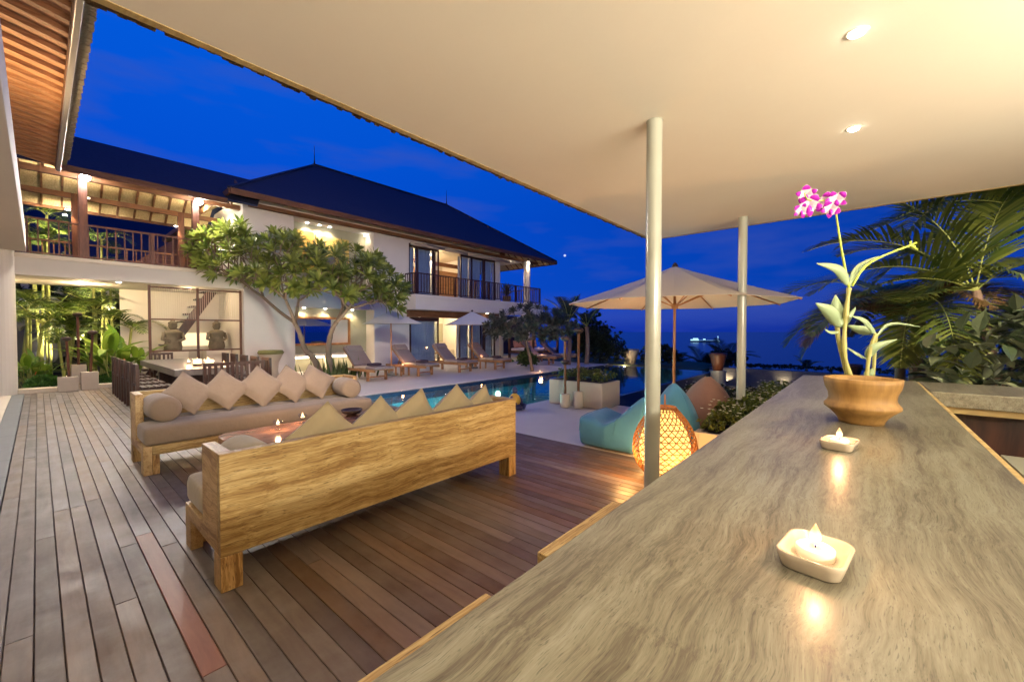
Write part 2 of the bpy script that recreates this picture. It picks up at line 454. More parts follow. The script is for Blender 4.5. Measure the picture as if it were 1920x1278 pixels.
M['teak'] = grain('golden_teak', [(0.22, 0.12, 0.036), (0.42, 0.29, 0.11), (0.60, 0.46, 0.22)], 'x', 8, 180, .016, 2.0, .75, 11, 230, .5, .35, tw=.28)
M['teak_z'] = grain('golden_teak_upright', [(0.18, 0.085, 0.022), (0.46, 0.28, 0.10), (0.62, 0.42, 0.18)], 'z', 10, 130, .02, 2.5, .7, 16, 190, .5, .3)
M['teak_y'] = grain('golden_teak_side', [(0.28, 0.155, 0.055), (0.50, 0.33, 0.14), (0.62, 0.45, 0.22)], 'y', 10, 120, .03, 2, .5, 16, 190, .5, .25)
M['counter'] = grain('limed_wood', [(0.070, 0.060, 0.042), (0.125, 0.113, 0.080), (0.165, 0.156, 0.114), (0.200, 0.194, 0.150)], 'x', 16, 280, .016, 3.0, .55, 40, 520, .36, .25, .05, .2, (2.5, 9.0), .24)
M['beam_wood'] = wood('roof_beam_wood', (0.10, 0.040, 0.015), (0.22, 0.095, 0.038), 'x', 6, 8, rough=0.6, swirl=0.6, bump=0.1)
M['board_wood'] = wood('ceiling_board_wood', (0.30, 0.14, 0.06), (0.52, 0.28, 0.13), 'x', 10, 12, rough=0.65, swirl=0.4, bump=0.15)
M['bamboo'] = wood('bamboo_ceiling', (0.48, 0.36, 0.17), (0.70, 0.56, 0.32), 'y', 14, 10, rough=0.6, swirl=0.2, bump=0.3)
M['lounger_wood'] = wood('lounger_teak', (0.22, 0.10, 0.04), (0.42, 0.22, 0.10), 'x', 6, 8, rough=0.5, swirl=0.5)
M['grey_table'] = wood('grey_wash_table', (0.13, 0.11, 0.095), (0.23, 0.205, 0.18), 'y', 5, 8, rough=0.3, swirl=0.5, bump=0.1, coat=0.3)
M['pole_wood'] = wood('varnished_pole', (0.38, 0.16, 0.05), (0.55, 0.26, 0.09), 'z', 6, 8, rough=0.35, swirl=0.4, coat=0.3)
M['trunk'] = plain('frangipani_bark', (0.15, 0.11, 0.08), 0.8, noise=0.35, nscale=9, bump=0.6, bscale=25)
M['palm_trunk'] = plain('palm_bark', (0.23, 0.15, 0.11), 0.85, noise=0.45, nscale=14, bump=0.8, bscale=30)
M['bamboo_stem'] = plain('yellow_green_cane', (0.30, 0.32, 0.08), 0.5, noise=0.3, nscale=7)
M['soffit'] = plain('cream_plaster_ceiling', (0.80, 0.73, 0.60), 0.75, noise=0.04, nscale=1.6, bump=0.06, bscale=14)
M['plaster'] = plain('cream_plaster', (0.72, 0.67, 0.58), 0.8, noise=0.05, nscale=1.5, bump=0.08, bscale=30)
M['white_wall'] = plain('white_painted_wall', (0.74, 0.70, 0.66), 0.8, noise=0.08, nscale=1.2, bump=0.05, bscale=30)
M['ribbed'] = plain('olive_grey_niche_plaster', (0.36, 0.36, 0.27), 0.75, noise=0.1, nscale=4, bump=0.1, bscale=50)
M['stone_white'] = plain('pale_terrace_stone', (0.62, 0.58, 0.54), 0.55, noise=0.10, nscale=3, bump=0.12, bscale=40)
M['stone_grey'] = plain('grey_andesite', (0.16, 0.17, 0.17), 0.5, noise=0.2, nscale=12, bump=0.2, bscale=50)
M['stone_cream'] = plain('cream_limestone', (0.60, 0.52, 0.40), 0.6, noise=0.10, nscale=6, bump=0.12, bscale=40)
M['concrete_beige'] = plain('beige_render', (0.50, 0.43, 0.34), 0.75, noise=0.08, nscale=5, bump=0.1, bscale=50)
M['roof'] = plain('dark_shingle', (0.016, 0.024, 0.075), 0.8, noise=0.45, nscale=14, bump=0.9, bscale=16)
_m = M['roof']; _N, _L = _m.node_tree.nodes, _m.node_tree.links
_b = _N['Principled BSDF']; _t = _N.new('ShaderNodeTexCoord')
_wv = _N.new('ShaderNodeTexWave'); _wv.wave_type = 'BANDS'; _wv.bands_direction = 'Z'; _wv.wave_profile = 'SAW'
_wv.inputs['Scale'].default_value = 1.6; _wv.inputs['Distortion'].default_value = 0.25; _wv.inputs['Detail'].default_value = 2; _wv.inputs['Detail Scale'].default_value = 6
_L.new(_t.outputs['Object'], _wv.inputs['Vector'])
_bp = _N.new('ShaderNodeBump'); _bp.inputs['Strength'].default_value = 0.9; _bp.inputs['Distance'].default_value = 0.05
_L.new(_wv.outputs['Fac'], _bp.inputs['Height'])
_old = _b.inputs['Normal'].links[0].from_node; _L.new(_old.outputs[0], _bp.inputs['Normal']); _L.new(_bp.outputs[0], _b.inputs['Normal'])
M['thatch'] = plain('thatch_edge', (0.10, 0.065, 0.025), 0.9, noise=0.5, nscale=35, bump=1.0, bscale=60)
M['shingle_edge'] = plain('weathered_shingle_edge', (0.16, 0.13, 0.085), 0.9, noise=0.55, nscale=30, bump=1.0, bscale=45)
M['gutter'] = plain('pale_metal_gutter', (0.50, 0.46, 0.42), 0.35, metal=0.6, noise=0.15, nscale=5)
M['post'] = plain('grey_green_enamel', (0.40, 0.41, 0.34), 0.28, noise=0.05, nscale=3, coat=0.4)
M['cushion'] = plain('taupe_canvas', (0.245, 0.185, 0.13), 0.9, noise=0.09, nscale=10, bump=0.45, bscale=22, sheen=0.2)
M['cushion_tan'] = plain('khaki_canvas', (0.37, 0.30, 0.18), 0.9, noise=0.09, nscale=10, bump=0.45, bscale=22, sheen=0.2)
M['teal'] = plain('teal_canvas', (0.055, 0.23, 0.42), 0.85, noise=0.15, nscale=5, bump=0.9, bscale=9, sheen=0.2)
M['brown_bag'] = plain('brown_canvas', (0.24, 0.125, 0.095), 0.85, noise=0.15, nscale=5, bump=0.9, bscale=9, sheen=0.2)
M['canvas'] = plain('cream_umbrella_canvas', (0.60, 0.52, 0.42), 0.85, noise=0.05, nscale=4)
M['canvas_white'] = plain('white_umbrella_canvas', (0.62, 0.60, 0.56), 0.85, noise=0.05, nscale=4)
M['mat_grey'] = plain('mauve_grey_canvas', (0.24, 0.18, 0.19), 0.9, noise=0.1, nscale=9, bump=0.2, bscale=200)
M['mat_beige'] = plain('beige_lounger_mat', (0.48, 0.39, 0.32), 0.9, noise=0.1, nscale=9, bump=0.2, bscale=200)
M['dark_cloth'] = plain('plum_folded_towel', (0.06, 0.04, 0.06), 0.9, noise=0.2, nscale=20)
M['dark_metal'] = plain('dark_metal', (0.05, 0.03, 0.025), 0.5, metal=0.3, noise=0.2)
M['frame_dark'] = plain('dark_brown_joinery', (0.045, 0.02, 0.014), 0.4, noise=0.2)
M['terracotta'] = wood('turned_terracotta', (0.20, 0.105, 0.025), (0.33, 0.185, 0.05), 'z', 3, 30, rough=0.6, swirl=0.05, bump=0.5)
M['ceramic'] = plain('white_ceramic', (0.55, 0.46, 0.34), 0.15, noise=0.01, coat=0.6)
M['wax'] = emit('lit_wax', (1.0, 0.66, 0.34), 0.42); M['wax'].node_tree.nodes['Principled BSDF'].inputs['Base Color'].default_value = (0.85, 0.75, 0.6, 1)
def flamemat():
    m, nt, b, N, L = newmat('candle_flame')
    t = N.new('ShaderNodeTexCoord'); s_ = N.new('ShaderNodeSeparateXYZ'); L.new(t.outputs['Generated'], s_.inputs[0])
    r = N.new('ShaderNodeValToRGB'); c = r.color_ramp
    c.elements[0].position = 0; c.elements[0].color = (.10, .12, .6, 1); c.elements[1].position = 1; c.elements[1].color = (1.0, .28, .06, 1)
    for p_, q in ((.16, (1.2, .75, .5)), (.45, (2.4, 1.7, .95)), (.75, (1.6, .75, .25))):
        e = c.elements.new(p_); e.color = (*q, 1)
    L.new(s_.outputs[2], r.inputs[0]); L.new(r.outputs[0], b.inputs['Emission Color']); b.inputs['Emission Strength'].default_value = 1.1
    b.inputs['Base Color'].default_value = (0, 0, 0, 1); return m
M['flame'] = flamemat()
M['wick'] = plain('wick', (0.02, 0.02, 0.03), 0.9)
M['bulb'] = emit('lit_lens', (1.0, 0.92, 0.78), 30)
M['bulb_soft'] = emit('lit_soft_lens', (1.0, 0.85, 0.62), 6)
M['flood'] = emit('lit_flood_lens', (1.0, 0.95, 0.92), 120)
M['glass'] = glassmat('clear_glass', (0.93, 0.95, 0.95), 0.02)
M['pane'] = glassmat('window_pane', (0.80, 0.86, 0.93), 0.08)
M['mirror'] = plain('dark_mirror', (0.62, 0.66, 0.72), 0.03, metal=1.0, noise=0.0)
M['curtain'] = plain('pale_blue_curtain', (0.55, 0.60, 0.66), 0.9, noise=0.1, nscale=3)
M['water'] = watermat('pool_water', (0.40, 0.86, 0.88), 2.2, 0.22, 0.03)
M['basin'] = plain('teal_pool_tile', (0.07, 0.22, 0.27), 0.4, noise=0.35, nscale=9)
M['basin_dark'] = plain('dark_pool_tile', (0.016, 0.024, 0.055), 0.25, noise=0.4, nscale=6)
M['grass'] = plain('lawn', (0.05, 0.08, 0.022), 0.9, noise=0.5, nscale=3, bump=0.6, bscale=50)
M['soil'] = plain('dark_soil', (0.045, 0.035, 0.025), 0.95, noise=0.4, nscale=8, bump=0.6, bscale=20)
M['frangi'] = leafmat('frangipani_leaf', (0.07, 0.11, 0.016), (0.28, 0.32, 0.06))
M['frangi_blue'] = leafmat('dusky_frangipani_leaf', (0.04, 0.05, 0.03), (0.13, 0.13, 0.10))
M['palm'] = leafmat('palm_leaf', (0.05, 0.085, 0.014), (0.20, 0.225, 0.04))
M['palm_brown'] = leafmat('browned_palm_leaf', (0.12, 0.07, 0.025), (0.22, 0.13, 0.05))
M['palm_green'] = leafmat('fresh_palm_leaf', (0.05, 0.10, 0.015), (0.17, 0.24, 0.035))
M['banana'] = leafmat('heliconia_leaf', (0.10, 0.22, 0.02), (0.28, 0.42, 0.06), 0.4, 0.35)
M['fern'] = leafmat('low_fern_leaf', (0.03, 0.10, 0.012), (0.09, 0.22, 0.03))
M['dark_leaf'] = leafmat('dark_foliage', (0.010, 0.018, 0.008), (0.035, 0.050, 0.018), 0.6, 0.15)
M['broad'] = leafmat('broad_grey_green_leaf', (0.025, 0.045, 0.018), (0.20, 0.22, 0.13), 0.28, 0.1)
M['shrub'] = leafmat('box_shrub_leaf', (0.05, 0.08, 0.012), (0.16, 0.19, 0.035))
M['petal_white'] = plain('white_petal', (0.72, 0.68, 0.55), 0.7)
M['snake'] = leafmat('snake_plant_leaf', (0.03, 0.06, 0.015), (0.10, 0.14, 0.04))
M['orchid_leaf'] = leafmat('orchid_leaf', (0.24, 0.36, 0.15), (0.44, 0.54, 0.34), 0.35, 0.2)
M['orchid_stem'] = plain('orchid_cane', (0.36, 0.34, 0.10), 0.5, noise=0.35, nscale=30)
M['stem_lime'] = plain('lime_flower_stem', (0.38, 0.46, 0.05), 0.45, noise=0.2, nscale=30)
M['magenta'] = plain('magenta_petal', (0.40, 0.008, 0.42), 0.5, noise=0.3, nscale=60)
M['petal_pale'] = plain('pale_petal', (0.85, 0.74, 0.80), 0.5, noise=0.1)
M['petal_yellow'] = plain('yellow_lip', (0.75, 0.66, 0.20), 0.5)
M['rattan'] = plain('orange_rattan', (0.42, 0.15, 0.035), 0.5, noise=0.25, nscale=30)
M['lantern_glow'] = emit('lit_paper_liner', (1.0, 0.62, 0.16), 1.5)
M['sea'] = None
# ================================================================ THE SETTING
def terrain():
    bm = MB(); n = 60
    xs = sorted(set([-3000, -1500, -600, -200, -80, -40] + list(range(-20, 100, 4)) + [120, 160, 220, 400, 900]))
    ys = sorted(set([-900, -400, -200, -120] + list(range(-90, 40, 5)) + [60, 100, 200, 600, 1500, 3000]))
    rr = random.Random(3); v = []
    for y in ys:
        for x in xs:
            s = max(x - 25, -y - 22, 0) / 60.0
            s = min(1, s); s = s * s * (3 - 2 * s)
            z = -1.62 - 46 * s + (rr.uniform(-0.6, 0.6) if 0 < s < 1 else 0)
            v.append((x, y, z))
    f = []; w = len(xs)
    for j in range(len(ys) - 1):
        for i in range(w - 1):
            a = j * w + i; f.append((a, a + 1, a + 1 + w, a + w))
    return bm.add(v, f)
g = struct(terrain().build('ground', M['grass'], smooth=True))

def seamat():
    m, nt, b, N, L = newmat('evening_sea')
    b.inputs['Base Color'].default_value = (0.004, 0.012, 0.05, 1); b.inputs['Roughness'].default_value = 0.22
    b.inputs['Specular IOR Level'].default_value = 0.5
    t = N.new('ShaderNodeTexCoord'); n1 = N.new('ShaderNodeTexNoise'); n1.inputs['Scale'].default_value = 0.05; n1.inputs['Detail'].default_value = 8
    L.new(t.outputs['Object'], n1.inputs[0])
    bp = N.new('ShaderNodeBump'); bp.inputs['Strength'].default_value = 0.5; bp.inputs['Distance'].default_value = 1.0
    L.new(n1.outputs['Fac'], bp.inputs['Height']); L.new(bp.outputs[0], b.inputs['Normal'])
    return m
sv = [(0, 0, -40)] + [(r * math.cos(2*PI*k/48), r * math.sin(2*PI*k/48), -40) for r in (2000, 60000) for k in range(48)]
sf = [(0, 1 + k, 1 + (k+1) % 48) for k in range(48)] + [(1 + k, 49 + k, 49 + (k+1) % 48, 1 + (k+1) % 48) for k in range(48)]
struct(MB().add(sv, sf).build('sea', seamat(), origin=(0, 0, -40)))

# ---- timber deck, every plank a piece
deck = struct(empty('deck', (0, 0, 0)))
struct(box(-0.25, 4.66, -2.6, 15.38, -0.5, -0.045).build('deck_base', M['soil'], deck))
pm = {}
def plank_mesh(L, inner=False, w=0.0922, h=0.03, c=0.003):
    k = (round(L, 2), inner)
    if k not in pm:
        p = [(-w/2, -h), (w/2, -h), (w/2, -c), (w/2 - c, 0), (-w/2 + c, 0), (-w/2, -c)]
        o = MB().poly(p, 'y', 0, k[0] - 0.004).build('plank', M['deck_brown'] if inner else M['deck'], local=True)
        pm[k] = o.data; bpy.data.objects.remove(o)
    return pm[k]
PITCHX = 0.0955; X0 = -0.229
lens = [2.1, 2.6, 3.2, 3.8, 4.4]
for k in range(51):
    y = -2.6 if k < 30 else -2.6
    y = y + rnd.choice([0, 0.5, 1.1, 1.7]) - 1.7
    y = -2.6; first = True
    while y < 15.36:
        L = rnd.choice(lens) if not first else rnd.choice([1.2, 1.9, 2.7, 3.3, 4.0])
        first = False
        mat = None
        if k == 7 and abs(y - 2.16) < 0.01: L = 1.87; mat = M['deck_red']
        elif k == 7 and y < 2.16 and y + L > 1.2: L = 2.16 - y
        L = min(L, 15.36 - y)
        if 15.36 - (y + L) < 0.6: L = 15.36 - y
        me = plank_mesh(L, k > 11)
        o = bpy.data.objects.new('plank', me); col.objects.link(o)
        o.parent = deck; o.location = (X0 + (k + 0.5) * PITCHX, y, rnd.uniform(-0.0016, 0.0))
        if mat:
            o.data = me.copy(); o.data.materials.clear(); o.data.materials.append(mat); o['label'] = 'newer reddish deck plank'
        y += L

kerb = struct(empty('stone_strip', (-0.335, 0, 0)))
for k in range(20):
    y = -2 + k * 0.87
    struct(box(-0.428, -0.236, y, y + 0.865, -0.3, 0.0).build('kerb_slab', M['stone_grey'], kerb, bevel=0.003))
fl = struct(empty('pavilion_floor', (-2.5, 7, 0)))
for i in range(4):
    for j in range(20):
        x1 = -0.432 - i * 0.9; y = -2 + j * 0.87
        box(x1 - 0.897, x1, y, y + 0.867, -0.3, 0.004).build('tile', M['stone_cream'], fl)
# side terrace between deck and pool
struct(box(4.66, 7.76, -1.2, 5.27, -0.6, -0.008).build('terrace', M['stone_white'], bevel=0.01))
struct(box(4.66, 17.3, 9.12, 15.4, -0.6, -0.01).build('pool_terrace', M['stone_white']))
struct(box(4.66, 17.32, 9.0, 9.12, -0.6, -0.004).build('pool_coping', M['stone_white'], bevel=0.006))
struct(box(-3, 4.66, 15.38, 15.75, -0.5, 0.10).build('bed_kerb', M['stone_cream'], bevel=0.008))
struct(box(-6, 4.42, 15.75, 30, -1.6, -0.03).build('garden_soil', M['soil']))
struct(box(4.42, 21, 15.4, 25, -1.6, -0.012).build('house_floor', M['stone_cream']))
struct(box(8.2, 19.4, -9, 1.6, -1.7, -0.66).build('lawn', M['grass']))
struct(box(17.57, 23, 5.2, 30, -1.7, -0.12).build('side_garden', M['grass']))
# pool
pool = struct(empty('pool', (11, 7, 0)))
def wallp(n, a, m): struct(box(*a).build(n, m, pool))
wallp('basin_floor', (4.66, 17.5, 4.6, 9.0, -1.5, -1.35), M['basin'])
wallp('basin_wall', (4.66, 17.5, 8.9, 8.998, -1.35, -0.30), M['basin'])
wallp('tile_band', (4.66, 17.5, 8.885, 8.999, -0.30, -0.02), M['basin_dark'])
wallp('basin_wall', (4.662, 4.76, 5.27, 8.9, -1.35, -0.02), M['basin'])
wallp('basin_wall', (4.66, 7.6, 5.272, 5.36, -1.35, -0.022), M['basin'])
wallp('basin_wall', (7.76, 7.86, 4.5, 5.36, -1.35, -0.09), M['basin'])
wallp('infinity_edge', (7.765, 17.5, 4.5, 4.6, -1.6, -0.075), M['basin_dark'])
wallp('infinity_edge', (17.42, 17.56, 4.6, 9.0, -1.6, -0.078), M['basin_dark'])
w = MB().add([(4.77, 5.37, -0.07), (7.87, 5.37, -0.07), (7.87, 4.605, -0.07), (17.41, 4.605, -0.07), (17.41, 8.89, -0.07), (4.77, 8.89, -0.07)], [(0, 1, 2, 3, 4, 5)])
struct(w.build('pool_water', M['water']))
struct(box(7.77, 19.0, 1.6, 4.49, -1.6, -0.80).build('catch_basin', M['basin_dark']))
w = MB().add([(7.77, 1.6, -0.62), (17.6, 1.6, -0.62), (17.6, 4.49, -0.62), (7.77, 4.49, -0.62)], [(0, 1, 2, 3)])
struct(w.build('channel_water', M['water']))
# far retaining wall, courses of stone
rw = thing('retaining_wall', (19.6, -1, -0.66), 'low purple-grey stone garden wall beyond the pool, lit by small spots', 'garden wall')
box(19.42, 19.8, -10, 5.19, -1.2, -0.06).build('wall', M['stone_grey'], rw)
mesh = None
for j in range(3):
    for i in range(15):
        y = 5.1 - i * 1.0 - (0.5 if j % 2 else 0)
        o = box(19.385, 19.42, y - 0.98, y, -0.66 + j * 0.2 + 0.01, -0.66 + (j + 1) * 0.2).build('stone', M['stone_grey'], rw)

# ================================================================ HOUSE
hs = thing('villa', (10.5, 19, 0), 'two-storey white villa with dark hipped roof, balcony and lit wall niches', 'house')
W = M['white_wall']
def wall(a, n='wall', m=W, bevel=0): return box(*a).build(n, m, hs, bevel=bevel)
FY = 15.4; BY = 15.7
wall((4.42, 6.0, FY, BY, 0, 5.9))
wall((6.0, 9.12, FY, BY, 2.4, 3.35))
wall((6.0, 9.12, FY, BY, 5.58, 5.9))
wall((9.12, 10.84, FY, BY, 0, 5.9))
wall((10.84, 16.5, FY, BY, 5.46, 5.9))
wall((16.5, 16.86, FY, BY, 0, 5.9))
wall((10.84, 16.5, FY, BY, 2.43, 3.13))
# niches
for z0, z1 in ((0.0, 2.4), (3.35, 5.58)):
    wall((5.9, 9.22, 16.05, 16.15, z0, z1), 'niche_back', M['ribbed'])
    wall((5.92, 6.0, BY, 16.05, z0, z1), 'niche_side', W); wall((9.12, 9.2, BY, 16.05, z0, z1), 'niche_side', W)
    wall((6.0, 9.12, BY, 16.05, z1, z1 + 0.05), 'niche_top', W); wall((6.0, 9.12, BY, 16.05, z0 - 0.05, z0 + 0.001), 'niche_floor', W)
# rear and side shell
wall((4.42, 4.7, 15.7, 15.95, 0, 5.9)); wall((4.42, 4.7, 17.3, 24, 0, 5.9)); wall((4.42, 4.7, 15.95, 17.3, 5.35, 5.9)); wall((4.42, 4.7, 15.95, 17.3, 0, 3.3))
wall((4.42, 16.86, 23.7, 24, 0, 5.9))
wall((16.56, 16.86, 17.4, 23.7, 0, 5.9))
wall((10.5, 10.6, 15.7, 20, 0, 5.9), 'inner_wall', M['plaster'])
wall((10.6, 16.56, 20, 20.1, 0, 5.9), 'inner_wall', M['plaster'])
wall((4.7, 16.56, 15.7, 23.7, 2.75, 3.12), 'floor_slab', M['plaster'])
wall((4.7, 16.56, 16.2, 23.7, 5.78, 5.88), 'ceiling', M['plaster'])
wall((4.75, 4.85, 17.5, 20, 3.3, 5.7), 'inner_wall', M['plaster'])
# balcony
wall((10.62, 19.55, 14.62, FY, 2.47, 2.98), 'balcony_slab', W, 0.01)
wall((10.56, 19.62, 14.55, FY, 2.98, 3.12), 'balcony_edge', W, 0.01)
wall((16.862, 20.9, FY + 0.002, 21, 2.6, 3.1), 'balcony_slab', W)
wall((10.7, 16.86, 15.22, FY, 2.16, 2.47), 'door_beam', M['beam_wood'])
# roof
def roof_shell(x0, x1, y0, y1, ze, xr0, xr1, yr, zr, th):
    top = [(x0,y0,ze),(x1,y0,ze),(x1,y1,ze),(x0,y1,ze),(xr0,yr,zr),(xr1,yr,zr)]
    b = MB()
    v = top + [(x, y, z - th) for x, y, z in top]
    f = [(0,1,5,4),(1,2,5),(2,3,4,5),(3,0,4)]
    f += [tuple(6 + i for i in reversed(q)) for q in f]
    f += [(0,6,7,1),(1,7,8,2),(2,8,9,3),(3,9,6,0)]
    return b.add(v, f)
RX0, RX1, RY0, RY1, RZ = 3.82, 20.95, 14.4, 24.5, 5.80
roof_shell(RX0, RX1, RY0, RY1, RZ, 8.5, 16.4, 19.4, 9.2, 0.07).build('roof', M['roof'], hs)
under = MB(); 
roof_shell(RX0 + .04, RX1 - .04, RY0 + .04, RY1 - .04, RZ - 0.075, 8.5, 16.4, 19.4, 9.12, 0.03).build('roof_lining', M['bamboo'], hs)
# fascia boards
for a in ((RX0, RX1, RY0 - .03, RY0 + .03), (RX0, RX1, RY1 - .03, RY1 + .03)):
    box(a[0], a[1], a[2], a[3], RZ - 0.17, RZ + 0.012).build('fascia', M['beam_wood'], hs, bevel=0.01)
for a in ((RX0 - .03, RX0 + .03), (RX1 - .03, RX1 + .03)):
    box(a[0], a[1], RY0 + .032, RY1 - .032, RZ - 0.17, RZ + 0.01).build('fascia', M['beam_wood'], hs, bevel=0.01)
# ridge caps
for a, b in (((8.5,19.4,9.2),(16.4,19.4,9.2)), ((RX0,RY0,RZ),(8.5,19.4,9.2)), ((RX1,RY0,RZ),(16.4,19.4,9.2)), ((RX0,RY1,RZ),(8.5,19.4,9.2))):
    MB().beam(Vector(a) + Vector((0,0,.02)), Vector(b) + Vector((0,0,.02)), 0.16, 0.06).build('ridge_cap', M['roof'], hs)
for x in (8.5, 16.4):
    MB().tube([(x, 19.4, 9.2), (x, 19.4, 9.45), (x, 19.4, 10.1)], [0.05, 0.02, 0.008], 6).build('finial', M['dark_metal'], hs)
# rafters of the eaves
rf = None
def slopez(y): return RZ - 0.11 + (y - RY0) * (9.2 - RZ) / 5.0
i = 0
x = RX0 + 0.4
rm = None
while x < RX1 - 0.3:
    ye = 15.4 if x < 16.7 else min(17.8, RY0 + (RX1 - x))
    if ye > RY0 + 0.3:
        MB().beam((x, RY0 + .06, slopez(RY0 + .06) - .035), (x, ye, slopez(ye) - .035), 0.05, 0.08).build('rafter', M['beam_wood'], hs)
    x += 0.42
for k in range(9):
    y = RY0 + 0.5 + k * 0.42; xe = RX1 - 0.02; xi = max(RX1 - (y - RY0), 17.2)
    zz = lambda q: RZ - 0.11 + (RX1 - q) * (9.2 - RZ) / 4.55
    MB().beam((xe - .05, y, zz(xe - .05) - .035), (xi, y, zz(xi) - .035), 0.05, 0.08).build('rafter', M['beam_wood'], hs)
MB().beam((RX0 + .7, 15.15, 5.62), (20.0, 15.15, 5.62), 0.10, 0.14).build('eave_beam', M['beam_wood'], hs)
MB().beam((16.9, 15.1, 5.78), (16.9, 20.0, 5.78), 0.12, 0.16).build('eave_beam', M['beam_wood'], hs)
box(16.87, 19.2, 15.3, 17.5, 5.66, 5.72).build('veranda_ceiling', M['plaster'], hs)
# rolled blinds under the eave
for a, b in ((10.75, 12.62), (12.72, 14.1), (14.15, 17.3)):
    MB().tube([(a, 15.1, 5.38), (b, 15.1, 5.38)], 0.075, 10).build('rolled_blind', M['mat_beige'], hs, smooth=True)
# veranda columns
for z0, z1 in ((0, 2.6), (3.1, 5.6)):
    MB().lathe((18.75, 15.0, z0), [(0.19, 0), (0.19, z1 - z0)], 20).build('column', W, hs, smooth=False)
def opening(x0, x1, z0, z1, divs, open_bays=(), depth=FY):
    """door leaves: each with frame, pane and curtain"""
    fr = box(x0, x1, depth + .03, depth + .13, z1 - 0.09, z1).build('door_head', M['frame_dark'], hs)
    n = len(divs) - 1
    for i in range(n):
        a, b = divs[i], divs[i + 1]
        if i in open_bays: continue
        d = MB(); yy0, yy1 = depth + .04 + .045 * (i % 2), depth + .08 + .045 * (i % 2)
        d.box(a, a + .07, yy0, yy1, z0, z1 - .09); d.box(b - .07, b, yy0, yy1, z0, z1 - .09)
        d.box(a + .07, b - .07, yy0, yy1, z1 - .17, z1 - .09); d.box(a + .07, b - .07, yy0, yy1, z0, z0 + .12)
        dr = d.build('glass_door', M['frame_dark'], hs)
        box(a + .07, b - .07, yy0 + .015, yy0 + .021, z0 + .12, z1 - .17).build('pane', M['pane'], dr)
        cv = MB(); m_ = max(6, int((b - a) / 0.05)); vv = []; ff = []
        for k in range(m_ + 1):
            xx = a + .05 + (b - a - .1) * k / m_; yv = depth + .32 + 0.02 * math.sin(k * 1.9)
            vv += [(xx, yv, z0 + .02), (xx, yv, z1 - .12)]
        for k in range(m_): ff.append((2*k, 2*k+2, 2*k+3, 2*k+1))
        cv.add(vv, ff).build('curtain', M['curtain'], dr, smooth=True)
        if i == 0:
            MB().tube([(a + .035, yy0 - .03, z0 + .95), (a + .035, yy0 - .03, z0 + 1.15)], .012, 6).build('handle', M['dark_metal'], dr)
opening(10.84, 12.58, 3.13, 5.46, [10.84, 11.35, 12.3, 12.58])
opening(13.95, 16.5, 3.13, 5.46, [13.95, 14.75, 15.65, 16.5])
opening(10.9, 12.55, 0.0, 2.16, [10.9, 12.55])
opening(13.85, 16.5, 0.0, 2.16, [13.85, 14.75, 15.65, 16.5])
# framed mirror window in the lower niche
nf = MB()
for a in ((6.02, 8.32, 15.86, 15.96, 1.98, 2.06), (6.02, 8.32, 15.86, 15.96, 0.98, 1.06), (8.24, 8.32, 15.86, 15.96, 1.06, 1.98), (6.02, 6.10, 15.86, 15.96, 1.06, 1.98)): nf.box(*a)
nw = nf.build('mirror_frame', M['pole_wood'], hs)
box(6.1, 7.55, 15.93, 15.95, 1.06, 1.98).build('mirror', M['mirror'], nw)
box(7.55, 8.24, 15.93, 15.95, 1.06, 1.98).build('panel', M['soffit'], nw)  # pale slab: the white wall's reflection is painted in here
nb = MB(); nb.box(6.02, 8.9, 15.72, 16.04, 0.58, 0.66); nb.box(6.02, 6.08, 15.74, 16.04, 0.0, 0.58); nb.box(8.7, 8.76, 15.74, 16.04, 0.0, 0.58); nb.box(7.3, 7.36, 15.74, 16.04, 0.0, 0.58)
nb.build('niche_shelf', M['soffit'], hs)
box(6.1, 8.68, 16.0, 16.03, 0.50, 0.56).build('strip_light', M['bulb_soft'], hs)
# railing: balusters
def railing(parent, a, b, z0, h, n, mat, post=True, rw=0.06):
    a = Vector(a); b = Vector(b)
    MB().beam(a + Vector((0,0,z0+h)), b + Vector((0,0,z0+h)), rw, 0.045).build('handrail', mat, parent)
    MB().beam(a + Vector((0,0,z0+.10)), b + Vector((0,0,z0+.10)), 0.04, 0.035).build('bottom_rail', mat, parent)
    up = (1, 0, 0)
    p0 = None
    for i in range(n + 1):
        p = a.lerp(b, i / n)
        if p0 is None:
            p0 = MB().beam((0, 0, .118), (0, 0, h - .023), .028, .028, (0, 1, 0)).build('baluster', mat, local=True)
            o = p0
        else:
            o = p0.copy(); col.objects.link(o)
        q = parent; off = Vector((0,0,0))
        while q is not None: off += q.location; q = q.parent
        o.parent = parent; o.location = p + Vector((0, 0, z0)) - off
rl = MB().beam((10.64, 14.66, 3.12), (10.64, 14.66, 4.06), .09, .09, (0,1,0)).build('railing_post', M['dark_wood'], hs)
railing(hs, (10.64, 14.66, 0), (19.55, 14.66, 0), 3.12, 0.92, 58, M['dark_wood'])
railing(hs, (10.64, 14.70, 0), (10.64, 15.38, 0), 3.12, 0.92, 4, M['dark_wood'])
railing(hs, (19.55, 14.70, 0), (19.55, 18.5, 0), 3.12, 0.92, 22, M['red_wood'])
for x in (12.9, 14.2, 15.2, 17.3, 19.55):
    MB().beam((x, 14.66, 3.12), (x, 14.66, 4.06), .07, .07, (0,1,0)).build('railing_post', M['dark_wood'], hs)
